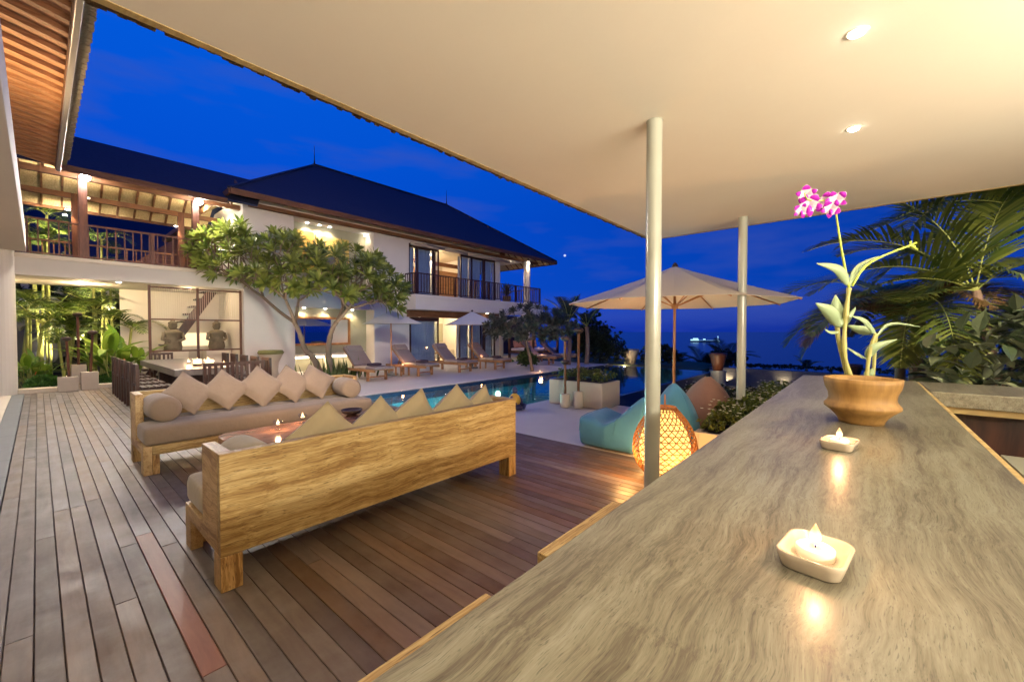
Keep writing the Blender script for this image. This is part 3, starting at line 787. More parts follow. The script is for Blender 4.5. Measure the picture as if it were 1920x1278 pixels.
# indoors: lit rooms
MB().beam((10.6, 18.0, 5.25), (16.5, 18.0, 5.25), .12, .2).build('room_beam', M['beam_wood'], hs)
box(12.2, 16.5, 18.0, 18.08, 3.12, 4.9).build('room_partition', M['board_wood'], hs)
box(13.35, 13.75, 17.2, 17.6, 3.12, 5.2).build('room_pillar', M['plaster'], hs)
box(10.65, 16.5, 19.93, 19.99, 0.9, 2.0).build('room_picture', M['ribbed'], hs)
pt = thing('painting', (7.1, 16.0, 3.7), 'abstract ochre painting with grey rounds in the upper wall niche', 'painting')
box(6.08, 6.95, 15.98, 16.045, 3.75, 5.28).build('canvas', plain('ochre_paint', (0.55, 0.34, 0.07), 0.8, noise=0.5, nscale=4), pt)
box(7.02, 8.35, 15.98, 16.045, 3.75, 5.22).build('canvas', plain('yellow_paint', (0.62, 0.48, 0.14), 0.8, noise=0.4, nscale=3), pt)
pg = plain('grey_paint', (0.12, 0.13, 0.14), 0.8, noise=0.4)
for x, z, r in ((6.35, 5.0, .13), (6.7, 4.6, .1), (7.25, 4.9, .14), (7.6, 4.3, .18), (7.95, 4.75, .13), (8.15, 4.95, .12), (7.3, 4.15, .16)):
    MB().tube([(x, 15.978, z), (x, 15.97, z)], r, 14).build('painted_round', pg, pt)

# ================================================================ BRIDGE WALKWAY
br = thing('covered_bridge', (0.5, 16.8, 2.85), 'upper covered walkway on a cream slab joining the left wing to the villa', 'walkway')
box(-2.0, 4.42, 15.42, 18.3, 2.88, 3.30).build('slab', M['plaster'], br)
box(-2.0, 4.42, 15.38, 15.46, 3.302, 3.40).build('slab_edge', M['stone_cream'], br)
for x in (0.83, 3.22):
    MB().beam((x, 15.62, 3.34), (x, 15.62, 5.62), .17, .17, (0,1,0)).build('post', M['red_wood'], br, bevel=.008)
for x in (0.80, 3.30):
    MB().beam((x, 18.0, 3.34), (x, 18.0, 5.62), .17, .17, (0,1,0)).build('post', M['red_wood'], br, bevel=.008)
railing(br, (-1.0, 15.56, 0), (4.4, 15.56, 0), 3.36, 0.94, 31, M['red_wood'])
railing(br, (-1.0, 18.1, 0), (4.4, 18.1, 0), 3.36, 0.80, 24, M['beam_wood'])
for x in (2.2,):
    MB().beam((x, 15.56, 3.36), (x, 15.56, 4.3), .08, .08, (0,1,0)).build('railing_post', M['red_wood'], br)
# roof of the bridge (gable): eave 14.6 / ridge 16.9 / eave 19.2
BE, BR_, BB, ZE, ZR = 14.6, 16.95, 19.3, 5.50, 7.0
v = [(-3.0,BE,ZE),(4.6,BE,ZE),(5.6,BR_,ZR),(-3.0,BR_,ZR),(4.6,BB,ZE),(-3.0,BB,ZE)]
v += [(x, y, z - .06) for x, y, z in v]
MB().add(v, [(0,1,2,3),(3,2,4,5),(6,9,8,7),(9,11,10,8),(0,6,7,1),(5,4,10,11),(0,3,9,6),(3,5,11,9),(1,7,8,2),(2,8,10,4)]).build('roof', M['roof'], br)
v = [(-3.0,BE+.03,ZE-.065),(4.3,BE+.03,ZE-.065),(4.3,BR_,ZR-.065),(-3.0,BR_,ZR-.065),(4.3,BB-.03,ZE-.065),(-3.0,BB-.03,ZE-.065)]
MB().add(v, [(0,3,2,1),(3,5,4,2)]).build('ceiling', M['bamboo'], br)
box(0.42, 3.80, BE - .04, BE + .02, ZE - .15, ZE + .01).build('fascia', M['beam_wood'], br, bevel=.006)
box(-3.0, 4.4, BB - .02, BB + .04, ZE - .15, ZE + .01).build('fascia', M['beam_wood'], br)
x = -2.8
while x < 4.3:
    for s_ in (0, 1):
        y0 = BE + .05 if s_ == 0 else BB - .05
        MB().beam((x, y0, ZE - .10), (x, BR_, ZR - .10), .05, .07).build('rafter', M['beam_wood'], br)
    x += 0.42
for y, z in ((15.62, 5.55), (18.0, 5.55), (17.0, 6.72)):
    MB().beam((-3, y, z), (4.4, y, z), .12, .15).build('beam', M['beam_wood'], br)

# ================================================================ LEFT PAVILION (upper left eave, wall, column)
lp = thing('left_wing', (-1.5, 6, 0), 'cream wall, round column and raftered wooden eave of the wing at the far left', 'building')
box(-0.62, -0.15, -3, 15.3, 3.42, 3.95).build('wall_beam', M['plaster'], lp, bevel=.01)
box(-3.4, -0.62, -3, 15.3, 3.60, 3.9).build('ceiling', M['plaster'], lp)
MB().lathe((-0.62, 15.45, 0.0), [(0.29, 0), (0.29, 3.6)], 28).build('column', M['plaster'], lp, smooth=False)
box(-4.2, -4.0, -3, 15.3, 0, 3.6).build('wall', M['plaster'], lp)
# eave: ceiling boards and rafters running out to the gutter
XO, XI, YN = 0.33, -3.0, 14.6
zc = lambda x: 5.44 + (XO - x) * 0.20
v = [(XO, -3, zc(XO)), (XO, YN, zc(XO)), (XI, YN, zc(XI)), (XI, -3, zc(XI))]
MB().add(v, [(0, 1, 2, 3)]).build('eave_ceiling', M['board_wood'], lp)
y = -2.8; proto = None
while y < 14.5:
    a, b = (XO, y, zc(XO) - .035), (XI, y, zc(XI) - .035)
    if proto is None:
        proto = MB().beam(a, b, .05, .07).build('rafter', M['board_wood'], lp)
    else:
        o = proto.copy(); col.objects.link(o); o.location = (0, y + 2.8, 0)
    y += 0.325
box(XO, XO + .015, -3, YN, 5.36, 5.50).build('fascia', M['beam_wood'], lp)
box(XO + .016, XO + .09, -3, YN - .05, 5.30, 5.50).build('gutter', M['gutter'], lp, bevel=.012)
v = [(XO + .09, 5.44), (XO + .19, 5.47), (XO + .21, 5.60), (XO + .05, 5.70), (XO + .05, 5.50)]
MB().poly(v, 'y', -3, YN - .1).build('shingle_edge', M['shingle_edge'], lp)
tiles_ = None
for k in range(170):
    y = -3 + k * 0.1
    t_ = MB().box(XO + .085, XO + .212 + 0.006 * (k % 3), y, y + .085, 5.45 + .004 * (k % 2), 5.462 + .01 * (k % 2) + .0)
    if tiles_ is None: tiles_ = MB()
    tiles_.add(t_.v, t_.f)
tg = tiles_.build('shingle_course', M['shingle_edge'], lp); tg['kind'] = 'stuff'
v = [(XO + .2, 5.60), (-3.2, 8.3), (-3.2, 8.2), (XO + .1, 5.56)]
MB().poly(v, 'y', -3, YN - .1).build('roof', M['roof'], lp)

# ================================================================ CANOPY OVER THE BAR
CX1, CY1, CZ = 6.55, 2.62, 3.0
cp = thing('bar_canopy', (3, 0.5, CZ), 'large flat cream ceiling with a thin thatch rim over the bar counter', 'canopy')
box(-3.0, CX1, -6.0, CY1, CZ, CZ + 0.03).build('ceiling', M['soffit'], cp)
for n, a in enumerate(((-3.0, CX1 + .05, CY1, CY1 + .05), (CX1, CX1 + .05, -6, CY1))):
    box(*a, CZ - .004, CZ + .05).build('rim', M['counter_edge'], cp)
tb = MB(); rr = random.Random(5)
def thatch_strip(p, q, out):
    n = int((q - p).length / 0.035)
    for i in range(n):
        a = p.lerp(q, i / n) + out * rr.uniform(-.01, .02)
        L = rr.uniform(.05, .085)
        d = (q - p).normalized()
        tb.beam(a + Vector((0, 0, .045)), a + Vector((0, 0, .02 + L * .2)) + out * L, .035, .03)
thatch_strip(Vector((-3.0, CY1 + .05, CZ)), Vector((CX1 + .05, CY1 + .05, CZ)), Vector((0, 1, 0)))
thatch_strip(Vector((CX1 + .05, CY1 + .05, CZ)), Vector((CX1 + .05, -6, CZ)), Vector((1, 0, 0)))
o = tb.build('thatch_rim', M['thatch'], cp); o['kind'] = 'stuff'
v = [(-3.0, -6, CZ + .06), (CX1 + .1, -6, CZ + .06), (CX1 + .1, CY1 + .1, CZ + .06), (-3.0, CY1 + .1, CZ + .06), (-1, -3, CZ + 1.4), (4.5, -3, CZ + 1.4)]
MB().add(v, [(0,1,5,4),(1,2,5),(2,3,4,5),(3,0,4),(3,2,1,0)]).build('thatch_roof', M['thatch'], cp)
def canopy_light(x, y, label, vis=True):
    t = thing('downlight', (x, y, CZ), label, 'ceiling light', 'recessed lights in the cream canopy ceiling')
    MB().lathe((x, y, CZ - .004), [(.036, 0), (.050, .001), (.052, .0035)], 24, capb=False, capt=False).build('trim', M['soffit'], t, smooth=True)
    MB().lathe((x, y, CZ - .020), [(.004, 0), (.020, .003), (.032, .010), (.037, .0195)], 24).build('lens', M['bulb'], t, smooth=True)
    lamp('SPOT', (x, y, CZ - .035), 42, SOFTW, .035, aim=(x, y, 0), angle=125, blend=.8, parent=t)
canopy_light(2.71, 0.05, 'round recessed ceiling light, the one nearer the top edge of the view')
canopy_light(3.96, 0.08, 'round recessed ceiling light above the orchid, farther from the viewer')
canopy_light(1.45, 0.05, 'round recessed ceiling light above the near end of the counter')
canopy_light(0.2, 0.05, 'round recessed ceiling light over the bar, behind the viewer')
for (x, y, z0, lb) in ((2.90, 1.155, 0.0, 'grey-green round steel post beside the glowing rattan lantern'), (6.07, 1.225, 0.0, 'grey-green round steel post rising from the flowering planter')):
    t = thing('steel_post', (x, y, z0), lb, 'post', 'posts carrying the canopy')
    MB().lathe((x, y, z0), [(.054, 0), (.054, CZ - z0)], 28, capb=False, capt=False).build('shaft', M['post'], t, smooth=True)
    MB().lathe((x, y, CZ - .004), [(.058, 0), (.058, .0035)], 24).build('flange', M['post'], t)

# ================================================================ BAR COUNTER
bc = thing('bar_counter', (1.8, 0, 0), 'long bar counter with a thick grey limed-wood top running away from the viewer', 'bar counter')
CT = 1.13
box(-1.6, 4.29, -0.30, 0.392, CT - .055, CT).build('counter_top', M['counter'], bc, bevel=.004)
box(-1.6, 4.285, -0.315, -0.302, CT - .05, CT - .004).build('edge_strip', M['counter_edge'], bc)
box(-1.5, 4.25, -0.12, 0.14, 0, CT - .057).build('bar_front', M['teak_z'], bc)
b2 = thing('side_counter', (3.9, -1.5, 0), 'shorter thick wooden counter joining the bar at a right angle behind the orchid pot', 'bar counter')
box(3.62, 4.30, -3.2, -0.3162, CT - .09, CT - .001).build('counter_top', M['counter'], b2, bevel=.006)
box(3.66, 4.26, -3.2, -0.33, CT - .13, CT - .091).build('apron', M['counter_edge'], b2)
box(3.95, 4.24, -3.2, -0.33, 0.0, CT - .131).build('cabinet', M['dark_wood'], b2)
box(-1.5, 4.25, -0.56, -0.325, 0.80, 0.83).build('back_shelf', M['counter_edge'], bc)
fr = thing('bar_fridge', (3.4, -1.1, 0), 'pale grey-green under-counter cabinet beneath the side counter', 'fridge')
box(3.05, 3.55, -1.9, -0.62, 0.05, 0.78).build('body', M['post'], fr, bevel=.01)
box(3.03, 3.57, -1.9, -0.60, 0.782, 0.80).build('top', M['post'], fr)
box(3.03, 3.048, -1.25, -0.65, 0.08, 0.76).build('door', M['post'], fr, bevel=.005)
struct(box(-3, 4.6, -6, -0.0, -0.3, -0.046).build('bar_floor', M['stone_cream']))
# added uplighters on the unseen rear wall, put in to brighten the canopy ceiling
struct_wall = thing('bar_rear_wall', (1, -2.9, 0), 'cream rear wall of the bar behind the viewer', 'wall')
box(-3, 3.4, -3.1, -2.95, 0, 2.1).build('wall', M['plaster'], struct_wall)
for k, x in enumerate((-0.6, 1.2, 2.8)):
    t = thing('added_uplighter', (x, -2.9, 2.0), ('added cream half-bowl uplighter on the rear wall, ' + ['left', 'middle', 'right'][k] + ' of three'), 'added lamp', 'added uplighters on the bar rear wall')
    MB().lathe((x, -2.86, 1.9), [(.02, 0), (.09, .05), (.13, .12), (.125, .12), (.08, .06)], 18, capt=False).build('bowl', M['ceramic'], t, smooth=True)
    lamp('AREA', (x, -2.80, 2.06), (250, 190, 105)[k], (1, .86, .66), 1.5, aim=(x + .5, -1.6, 3.6), parent=t, sizey=.25)
for k, (x, y1, w_) in enumerate(((0.30, 0.815, .53), (1.10, 0.835, .55))):
    t = thing('bar_stool', (x + .25, y1 - .2, 0), ('square-edged golden teak stool tucked under the counter, ' + ('nearest the viewer' if k == 0 else 'the farther one beside the steel post')), 'bar stool', 'stools along the bar')
    box(x, x + w_, y1 - .42, y1, 0.70, 0.75).build('seat', M['teak'], t, bevel=.004)
    for a, b in ((x + .02, y1 - .40), (x + w_ - .08, y1 - .40), (x + .02, y1 - .08), (x + w_ - .08, y1 - .08)):
        box(a, a + .06, b, b + .06, 0, 0.699).build('leg', M['teak_z'], t)
    box(x + .08, x + w_ - .08, y1 - .07, y1 - .03, .25, .30).build('footrest', M['teak'], t)
# ================================================================ SOFAS
def pillow_mb(w, h, th, n=10, corner=0.14):
    """square cushion, local: lies in the XZ plane, thickness along Y"""
    b = MB(); vs = []
    for side in (1, -1):
        for j in range(n + 1):
            for i in range(n + 1):
                u = 2 * i / n - 1; v = 2 * j / n - 1
                e = max(0, (1 - u**4)) * max(0, (1 - v**4))
                pinch = 1 - corner * (1 - abs(v)**1.5) * abs(u)**3
                pinch2 = 1 - corner * (1 - abs(u)**1.5) * abs(v)**3
                y = side * th / 2 * (e ** 0.45)
                y += 0.006 * math.sin(5*u + 3*v) * e
                vs.append((u * w / 2 * pinch, y, v * h / 2 * pinch2))
    fs = []; m_ = (n + 1) ** 2
    for j in range(n):
        for i in range(n):
            a = j * (n + 1) + i
            fs.append((a, a + 1, a + n + 2, a + n + 1))
            fs.append((m_ + a, m_ + a + n + 1, m_ + a + n + 2, m_ + a + 1))
    return b.add(vs, fs)

def soft_box(x0, x1, y0, y1, z0, z1, r=0.035, n=(14, 6, 4), puff=0.02):
    """cushion block with rounded, slightly puffed faces"""
    b = MB(); nx, ny, nz = n
    cx, cy_, cz = (x0+x1)/2, (y0+y1)/2, (z0+z1)/2; hx, hy, hz = (x1-x0)/2, (y1-y0)/2, (z1-z0)/2
    def pt(u, v, w_):
        p = Vector((u*hx, v*hy, w_*hz))
        q = Vector((max(-hx+r, min(hx-r, p.x)), max(-hy+r, min(hy-r, p.y)), max(-hz+r, min(hz-r, p.z))))
        d = p - q
        if d.length > 1e-6: p = q + d.normalized() * min(d.length, r)
        p.z += (puff if w_ > 0 else -puff*.3) * (1-u**6) * (1-v**4) * abs(w_)
        return (cx+p.x, cy_+p.y, cz+p.z)
    def knots(m_, h):
        e = r / h
        ks = [-1, -1+e*.35, -1+e] + [(-1+e) + (2-2*e)*k/(m_) for k in range(1, m_)] + [1-e, 1-e*.35, 1]
        return ks
    kx, ky, kz = knots(nx, hx), knots(ny, hy), knots(nz, hz)
    def face(fn, A, B_, flip):
        vs = [pt(*fn(a, c)) for c in B_ for a in A]; m_ = len(A); fs = []
        for j in range(len(B_)-1):
            for i in range(m_-1):
                a = j*m_+i; q = (a, a+1, a+m_+1, a+m_)
                fs.append(q if not flip else q[::-1])
        b.add(vs, fs)
    face(lambda a, c: (a, c, 1), kx, ky, False); face(lambda a, c: (a, c, -1), kx, ky, True)
    face(lambda a, c: (a, -1, c), kx, kz, False); face(lambda a, c: (a, 1, c), kx, kz, True)
    face(lambda a, c: (1, a, c), ky, kz, False); face(lambda a, c: (-1, a, c), ky, kz, True)
    return b

def sofa(name, loc, rz, L, label, cush):
    """local: x along the length 0..L, back at y=0, front at y=.85"""
    t = thing(name, loc, label, 'sofa', 'long teak sofas on the deck', rz)
    D = 0.85; H = 0.80
    box(0.0, L, 0, .058, .205, H).build('back_panel', M['teak'], t, local=True, bevel=.004)
    side = [(.0605, .206), (.71, .206), (.71, 0), (D, 0), (D, .30), (.38, .30), (.38, H), (.0605, H)]
    for x0 in (0, L - .07):
        MB().poly(side, 'x', x0, x0 + .07).build('side_panel', M['teak_y'], t, local=True, bevel=.004)
    for x0 in (0, L - .11):
        box(x0, x0 + .11, .001, .14, 0, .203).build('leg', M['teak_z'], t, local=True, bevel=.003)
        xa = .072 if x0 == 0 else L - .132
        box(xa, xa + .06, D - .06, D - .002, 0, .203).build('leg', M['teak_z'], t, local=True, bevel=.003)
    box(.072, L - .072, D - .05, D - .001, .205, .30).build('front_rail', M['teak'], t, local=True, bevel=.004)
    box(.074, L - .074, .062, D - .052, .22, .30).build('seat_base', M['teak'], t, local=True)
    smoothshade(soft_box(.074, L - .074, .065, .383, .305, .495, .03, (18, 5, 2), .004).build('seat_cushion', cush, t, local=True))
    smoothshade(soft_box(.005, L - .005, .384, D + .015, .303, .50, .05, (20, 5, 2), .012).build('seat_cushion', cush, t, local=True))
    return t
s1 = sofa('sofa', (0.66, 2.765, 0), 0, 2.61, 'golden teak sofa in front with its broad plank back to the viewer', M['cushion_tan'])
s2 = sofa('sofa', (3.30, 6.48, 0), PI, 2.61, 'teak sofa facing the viewer behind the low table', M['cushion'])
def bolster(loc, rz, label, cush, r=.14, L=.50):
    t = tag(MB().tube([(0, -L/2, 0), (0, -L/2 + .012, 0), (0, -L/2+.03, 0), (0, -L/4, 0), (0, L/4, 0), (0, L/2-.03, 0), (0, L/2-.012, 0), (0, L/2, 0)], [r*.6, r*.9, r, r*1.03, r*1.03, r, r*.9, r*.6], 26).build('bolster', cush, local=True, smooth=True), label, 'bolster', 'round bolsters on the sofas')
    t.location = loc; t.rotation_euler = (0, 0, rz); return t
bolster((0.90, 6.04, .645), .05, 'round taupe bolster at the left end of the far sofa', M['cushion'])
bolster((3.10, 6.05, .645), -.12, 'round taupe bolster at the right end of the far sofa', M['cushion'])
bolster((0.90, 3.12, .64), 0, 'khaki bolster lying inside the left arm of the front sofa', M['cushion_tan'], .14, .42)
bolster((3.03, 3.10, .62), 0, 'khaki bolster inside the right arm of the front sofa', M['cushion_tan'], .12, .42)
def pillow(loc, rz, tilt, roll, label, cush, s=.43, grp=None):
    o = pillow_mb(s, s, .13, corner=.09).build('pillow', cush, local=True, smooth=True)
    s_ = rnd.uniform(.94, 1.05); pin = []
    for k_ in range(40):
        a_ = k_/10; side_ = int(a_); f_ = (a_ - side_)*2 - 1
        u, v = ((f_, -1), (1, f_), (-f_, 1), (-1, -f_))[side_]
        pin.append((u*s/2*(1 - .09*(1 - abs(v)**1.5)*abs(u)**3), 0, v*s/2*(1 - .09*(1 - abs(u)**1.5)*abs(v)**3)))
    pin.append(pin[0])
    MB().tube(pin, .0045, 5, caps=False).build('piping', cush, o, smooth=True)
    o.matrix_world = Matrix.Translation(loc) @ Matrix.Rotation(rz, 4, 'Z') @ Matrix.Rotation(tilt, 4, 'X') @ Matrix.Rotation(roll, 4, 'Y') @ Matrix.Diagonal((s_, rnd.uniform(.85, 1.2), s_, 1))
    return tag(o, label, 'pillow', grp)
words_ = ['first', 'second', 'third', 'fourth', 'fifth']
for k, x in enumerate((1.19, 1.57, 1.98, 2.37, 2.72)):
    pillow((x, 6.24, .755), rnd.uniform(-.12, .12), R(-33), R(45 + rnd.uniform(-7, 7)), f'taupe pillow standing on its corner, {words_[k]} from the left on the far sofa', M['cushion'], .445, 'pillows along the far sofa')
for k, x in enumerate((1.36, 1.80, 2.15, 2.62, 2.98)):
    pillow((x, 3.03, .71), rnd.uniform(-.1, .1), R(22), R(45 + rnd.uniform(-5, 5)), f'khaki pillow peaking above the front sofa back, {words_[k]} from the left', M['cushion_tan'], .44 if k < 4 else .40, 'pillows along the front sofa')

# ================================================================ LOW TABLE
def rrect(x0, x1, y0, y1, r, n=8):
    pts = []
    for cx, cy_, a0 in ((x1-r, y1-r, 0), (x0+r, y1-r, 90), (x0+r, y0+r, 180), (x1-r, y0+r, 270)):
        for k in range(n + 1):
            a = R(a0 + 90*k/n); pts.append((cx + r*math.cos(a), cy_ + r*math.sin(a)))
    return pts
ct = thing('low_table', (2.1, 4.7, 0), 'long low polished reddish wood table with rounded corners between the two sofas', 'coffee table')
MB().poly(rrect(1.18, 3.15, 4.30, 5.12, .17), 'z', .36, .43).build('table_top', M['table_top'], ct, bevel=.01)
for x, y in ((1.4, 4.5), (2.8, 4.5), (1.4, 4.85), (2.8, 4.85)):
    box(x, x + .12, y, y + .12, 0, .359).build('leg', M['teak_z'], ct)
def glass_candle(x, y, z, label, grp):
    t = thing('candle_glass', (x, y, z), label, 'candle holder', grp)
    MB().lathe((x, y, z), [(.035, 0), (.036, .006), (.008, .014), (.008, .035), (.028, .05), (.043, .075), (.047, .105), (.045, .105), (.040, .077), (.02, .052)], 20, capt=False).build('bowl', M['glass'], t, smooth=True)
    MB().lathe((x, y, z + .056), [(.018, 0), (.02, .014)], 14).build('tealight', M['wax'], t)
    MB().lathe((x, y, z + .074), [(.001, 0), (.0085, .008), (.010, .018), (.006, .032), (.0005, .048)], 10).build('flame', M['flame'], t, smooth=True)
    lamp('POINT', (x, y, z + .12), 3.2, FIRE, .02, parent=t)
glass_candle(1.69, 4.82, .43, 'stemmed glass with a lit candle on the low table, the left one', 'stemmed candle glasses on the low table')
glass_candle(2.02, 5.0, .43, 'stemmed glass with a lit candle on the low table, the right one', 'stemmed candle glasses on the low table')
bw = thing('dark_bowl', (2.62, 4.98, .43), 'small dark bowl of pebbles at the far end of the low table', 'bowl')
MB().lathe((2.62, 4.98, .43), [(.05, 0), (.11, .03), (.13, .07), (.12, .075), (.09, .04)], 20, capt=False).build('bowl', M['dark_metal'], bw, smooth=True)
for k in range(7):
    a = k * .9; MB().lathe((2.62 + .05*math.cos(a), 4.98 + .05*math.sin(a), .455), [(.004, 0), (.024, .012), (.024, .026), (.004, .036)], 8).build('pebble', M['dark_cloth'], bw, smooth=True)

# ================================================================ DINING SET
dt = thing('dining_table', (2.33, 12.3, 0), 'long dining table with a thick grey-washed top set with candles', 'dining table')
box(1.74, 2.95, 10.25, 14.4, .615, .75).build('table_top', M['grey_table'], dt, bevel=.006)
for x, y in ((2.0, 10.9), (2.0, 13.5)):
    box(x, x + .68, y, y + .16, 0, .614).build('leg', M['dark_wood'], dt)
def make_chair(label):
    t = thing('dining_chair', (0, 0, 0), label, 'chair', 'dark slatted dining chairs around the long table')
    m_ = M['dark_wood']; Wd = .50; Dp = .50; SH = .45; H = .90
    # local: chair faces +X, back at x=-.25
    for y in (-Wd/2 + .025, Wd/2 - .025):
        MB().beam((-.25, y, 0), (-.25, y, H), .05, .05, (0, 1, 0)).build('rear_leg', m_, t, local=True)
        MB().beam((.22, y, 0), (.22, y, SH), .05, .05, (0, 1, 0)).build('front_leg', m_, t, local=True)
        box(-.225, .195, y - .015, y + .015, .38, .435).build('side_rail', m_, t, local=True)
    for k in range(5):
        x = -.18 + k * .095
        box(x, x + .07, -Wd/2 + .0, Wd/2 - .0, .452, .472).build('seat_slat', m_, t, local=True)
    box(-.27, -.23, -Wd/2 + .05, Wd/2 - .05, H - .06, H).build('top_rail', m_, t, local=True)
    box(-.265, -.235, -Wd/2 + .05, Wd/2 - .05, .50, .54).build('lower_rail', m_, t, local=True)
    for k in range(4):
        y = -.145 + k * .097
        box(-.26, -.24, y - .025, y + .025, .54, H - .06).build('back_slat', m_, t, local=True)
    return t
ch = None
spots = []
for k, y in enumerate((10.25, 11.05, 11.85, 12.65, 13.45)):
    spots.append((1.42, y, 0, f'dark slatted dining chair on the left side of the table, {["nearest the viewer", "second one back", "middle one", "fourth one back", "farthest back"][k]}'))
for k, y in enumerate((10.55, 11.35, 12.15, 12.95, 13.75)):
    spots.append((3.22, y, PI, f'dark slatted dining chair on the villa side of the table, {["nearest the viewer", "second one back", "middle one", "fourth one back", "farthest back"][k]}'))
spots.append((2.28, 9.72, PI/2, 'dark slatted dining chair at the near table end, its back to the viewer'))
spots.append((2.3, 14.95, -PI/2, 'dark slatted dining chair at the far table end by the wooden screen'))
spots.append((2.86, 9.80, PI/2 - .1, 'dark slatted dining chair pulled to the near right corner of the table'))
for i, (x, y, a, lb) in enumerate(spots):
    if ch is None: ch = make_chair(lb); ch.location = (x, y, 0)
    else: dup(ch, (x, y, 0), a, lb)
def box_candle(x, y, label, s=.07, h=.13):
    t = thing('candle_jar', (x, y, .75), label, 'candle holder', 'candle jars on the dining table')
    MB().lathe((x, y, .752), [(s, 0), (s, h), (s - .005, h), (s - .005, .008)], 20, capt=False).build('jar', M['glass'], t, smooth=True)
    MB().lathe((x, y, .757), [(s - .01, 0), (s - .01, h*.25)], 16).build('holder_base', M['dark_wood'], t)
    MB().lathe((x, y, .757 + h*.25), [(s - .012, 0), (s - .012, h*.6)], 16).build('candle', emit('lit_candle_wax', (1, .68, .36), 2.2), t, smooth=False)
    MB().lathe((x, y, .757 + h*.88), [(.001, 0), (.010, .01), (.006, .03), (.0005, .045)], 8).build('flame', M['flame'], t)
    lamp('POINT', (x, y, .77 + h + .08), 7, FIRE, .04, parent=t)
box_candle(2.30, 12.0, 'small candle jar on the dining table, the left one', .04, .09)
box_candle(2.28, 11.1, 'large square-shouldered candle jar on the dining table, the left of two', .09, .16)
box_candle(2.42, 10.75, 'large square-shouldered candle jar on the dining table, the right of two', .09, .16)
box_candle(2.72, 10.9, 'small low candle jar to the right of the large ones', .035, .07)
box_candle(2.80, 12.6, 'small candle jar toward the villa end of the dining table', .035, .08)

# ================================================================ LOUNGERS
def make_lounger(label):
    t = thing('sun_lounger', (0, 0, 0), label, 'sun lounger', 'teak sun loungers along the pool')
    m_ = M['lounger_wood']; Wd = .70; L = 1.95
    # local: foot toward +X ; head at x=0
    for y in (-Wd/2, Wd/2 - .05):
        box(0.0, L, y, y + .05, .28, .36).build('side_rail', m_, t, local=True, bevel=.004)
    for x in (.12, 1.55):
        for y in (-Wd/2, Wd/2 - .06):
            box(x, x + .08, y, y + .06, 0, .279).build('leg', m_, t, local=True)
    box(1.6, 1.63, -Wd/2 + .06, Wd/2 - .06, .10, .14).build('stretcher', m_, t, local=True)
    for k in range(9):
        x = .86 + k * .12; box(x, x + .095, -Wd/2 + .052, Wd/2 - .052, .335, .36).build('slat', m_, t, local=True)
    # raised back
    ang = R(42)
    P = lambda s_, h: (.82 - s_ * math.cos(ang) + h*math.sin(ang), .36 + s_ * math.sin(ang) + h*math.cos(ang))
    for y in (-Wd/2 + .06, Wd/2 - .11):
        pts = [P(0, 0), P(.86, 0), P(.86, .04), P(0, .04)]
        MB().poly([(p[0], p[1]) for p in pts], 'y', y, y + .05).build('back_rail', m_, t, local=True)
    for k in range(6):
        pts = [P(.05 + k*.14, .041), P(.15 + k*.14, .041), P(.15 + k*.14, .058), P(.05 + k*.14, .058)]
        MB().poly(pts, 'y', -Wd/2 + .06, Wd/2 - .06).build('slat', m_, t, local=True)
    MB().beam((.25, 0, .30), (P(.55, 0)[0], 0, P(.55, 0)[1]), .04, .03, (0,1,0)).build('prop', m_, t, local=True)
    # mattress in two colours
    pts = [P(0, .06), P(.86, .06), P(.88, .10), P(.86, .13), P(.02, .13)]
    MB().poly(pts, 'y', -Wd/2 + .04, Wd/2 - .04).build('back_pad', M['mat_grey'], t, local=True, bevel=.02)
    pts = [P(.60, .13), P(.84, .13), P(.84, .20), P(.62, .20)]
    MB().poly(pts, 'y', -Wd/2 + .08, Wd/2 - .08).build('headrest', M['mat_grey'], t, local=True, bevel=.03)
    soft_box(.80, 1.45, -Wd/2 + .04, Wd/2 - .04, .362, .43, .03, (5, 4, 1), .01).build('seat_pad', M['mat_beige'], t, local=True, smooth=True)
    soft_box(1.455, L + .01, -Wd/2 + .02, Wd/2 - .02, .362, .435, .03, (5, 4, 1), .005).build('foot_pad', M['mat_grey'], t, local=True, smooth=True)
    return t
def towel(x, y, z, rz, label):
    o = tag(soft_box(-.20, .20, -.12, .12, 0, .07, .03, (4, 3, 1), .01).build('folded_towel', M['dark_cloth'], local=True, smooth=True), label, 'towel', 'dark folded towels on the loungers')
    o.location = (x, y, z); o.rotation_euler = (0, 0, rz)
lg = None
LR = R(-62)
lsp = [(6.70, 12.95, R(-86), 'teak sun lounger nearest the frangipani tree, leftmost by the pool'),
       (8.42, 12.95, R(-82), 'teak sun lounger second from the left, just right of the first white umbrella'),
       (10.18, 12.85, R(-82), 'teak sun lounger in front of the open doorway under the second white umbrella'),
       (11.88, 12.7, R(-80), 'teak sun lounger to the right of the second white umbrella pole'),
       (14.9, 12.4, R(-72), 'teak sun lounger beyond the round shrub and small tree'),
       (16.2, 12.3, R(-66), 'teak sun lounger farthest right at the end of the pool terrace')]
for i, (x, y, a, lb) in enumerate(lsp):
    if lg is None: lg = make_lounger(lb); lg.location = (x, y, 0); lg.rotation_euler = (0, 0, a)
    else: dup(lg, (x, y, 0), a, lb)
    d = Vector((math.cos(a), math.sin(a), 0))
    if i < 5: towel(x + d.x*1.45, y + d.y*1.45, .452, a + PI/2, ['plum folded towel on the lounger nearest the frangipani tree', 'plum folded towel on the second lounger from the left', 'plum folded towel on the lounger before the open doorway', 'plum folded towel on the lounger right of the second white umbrella', 'plum folded towel on the lounger beyond the small tree'][i])

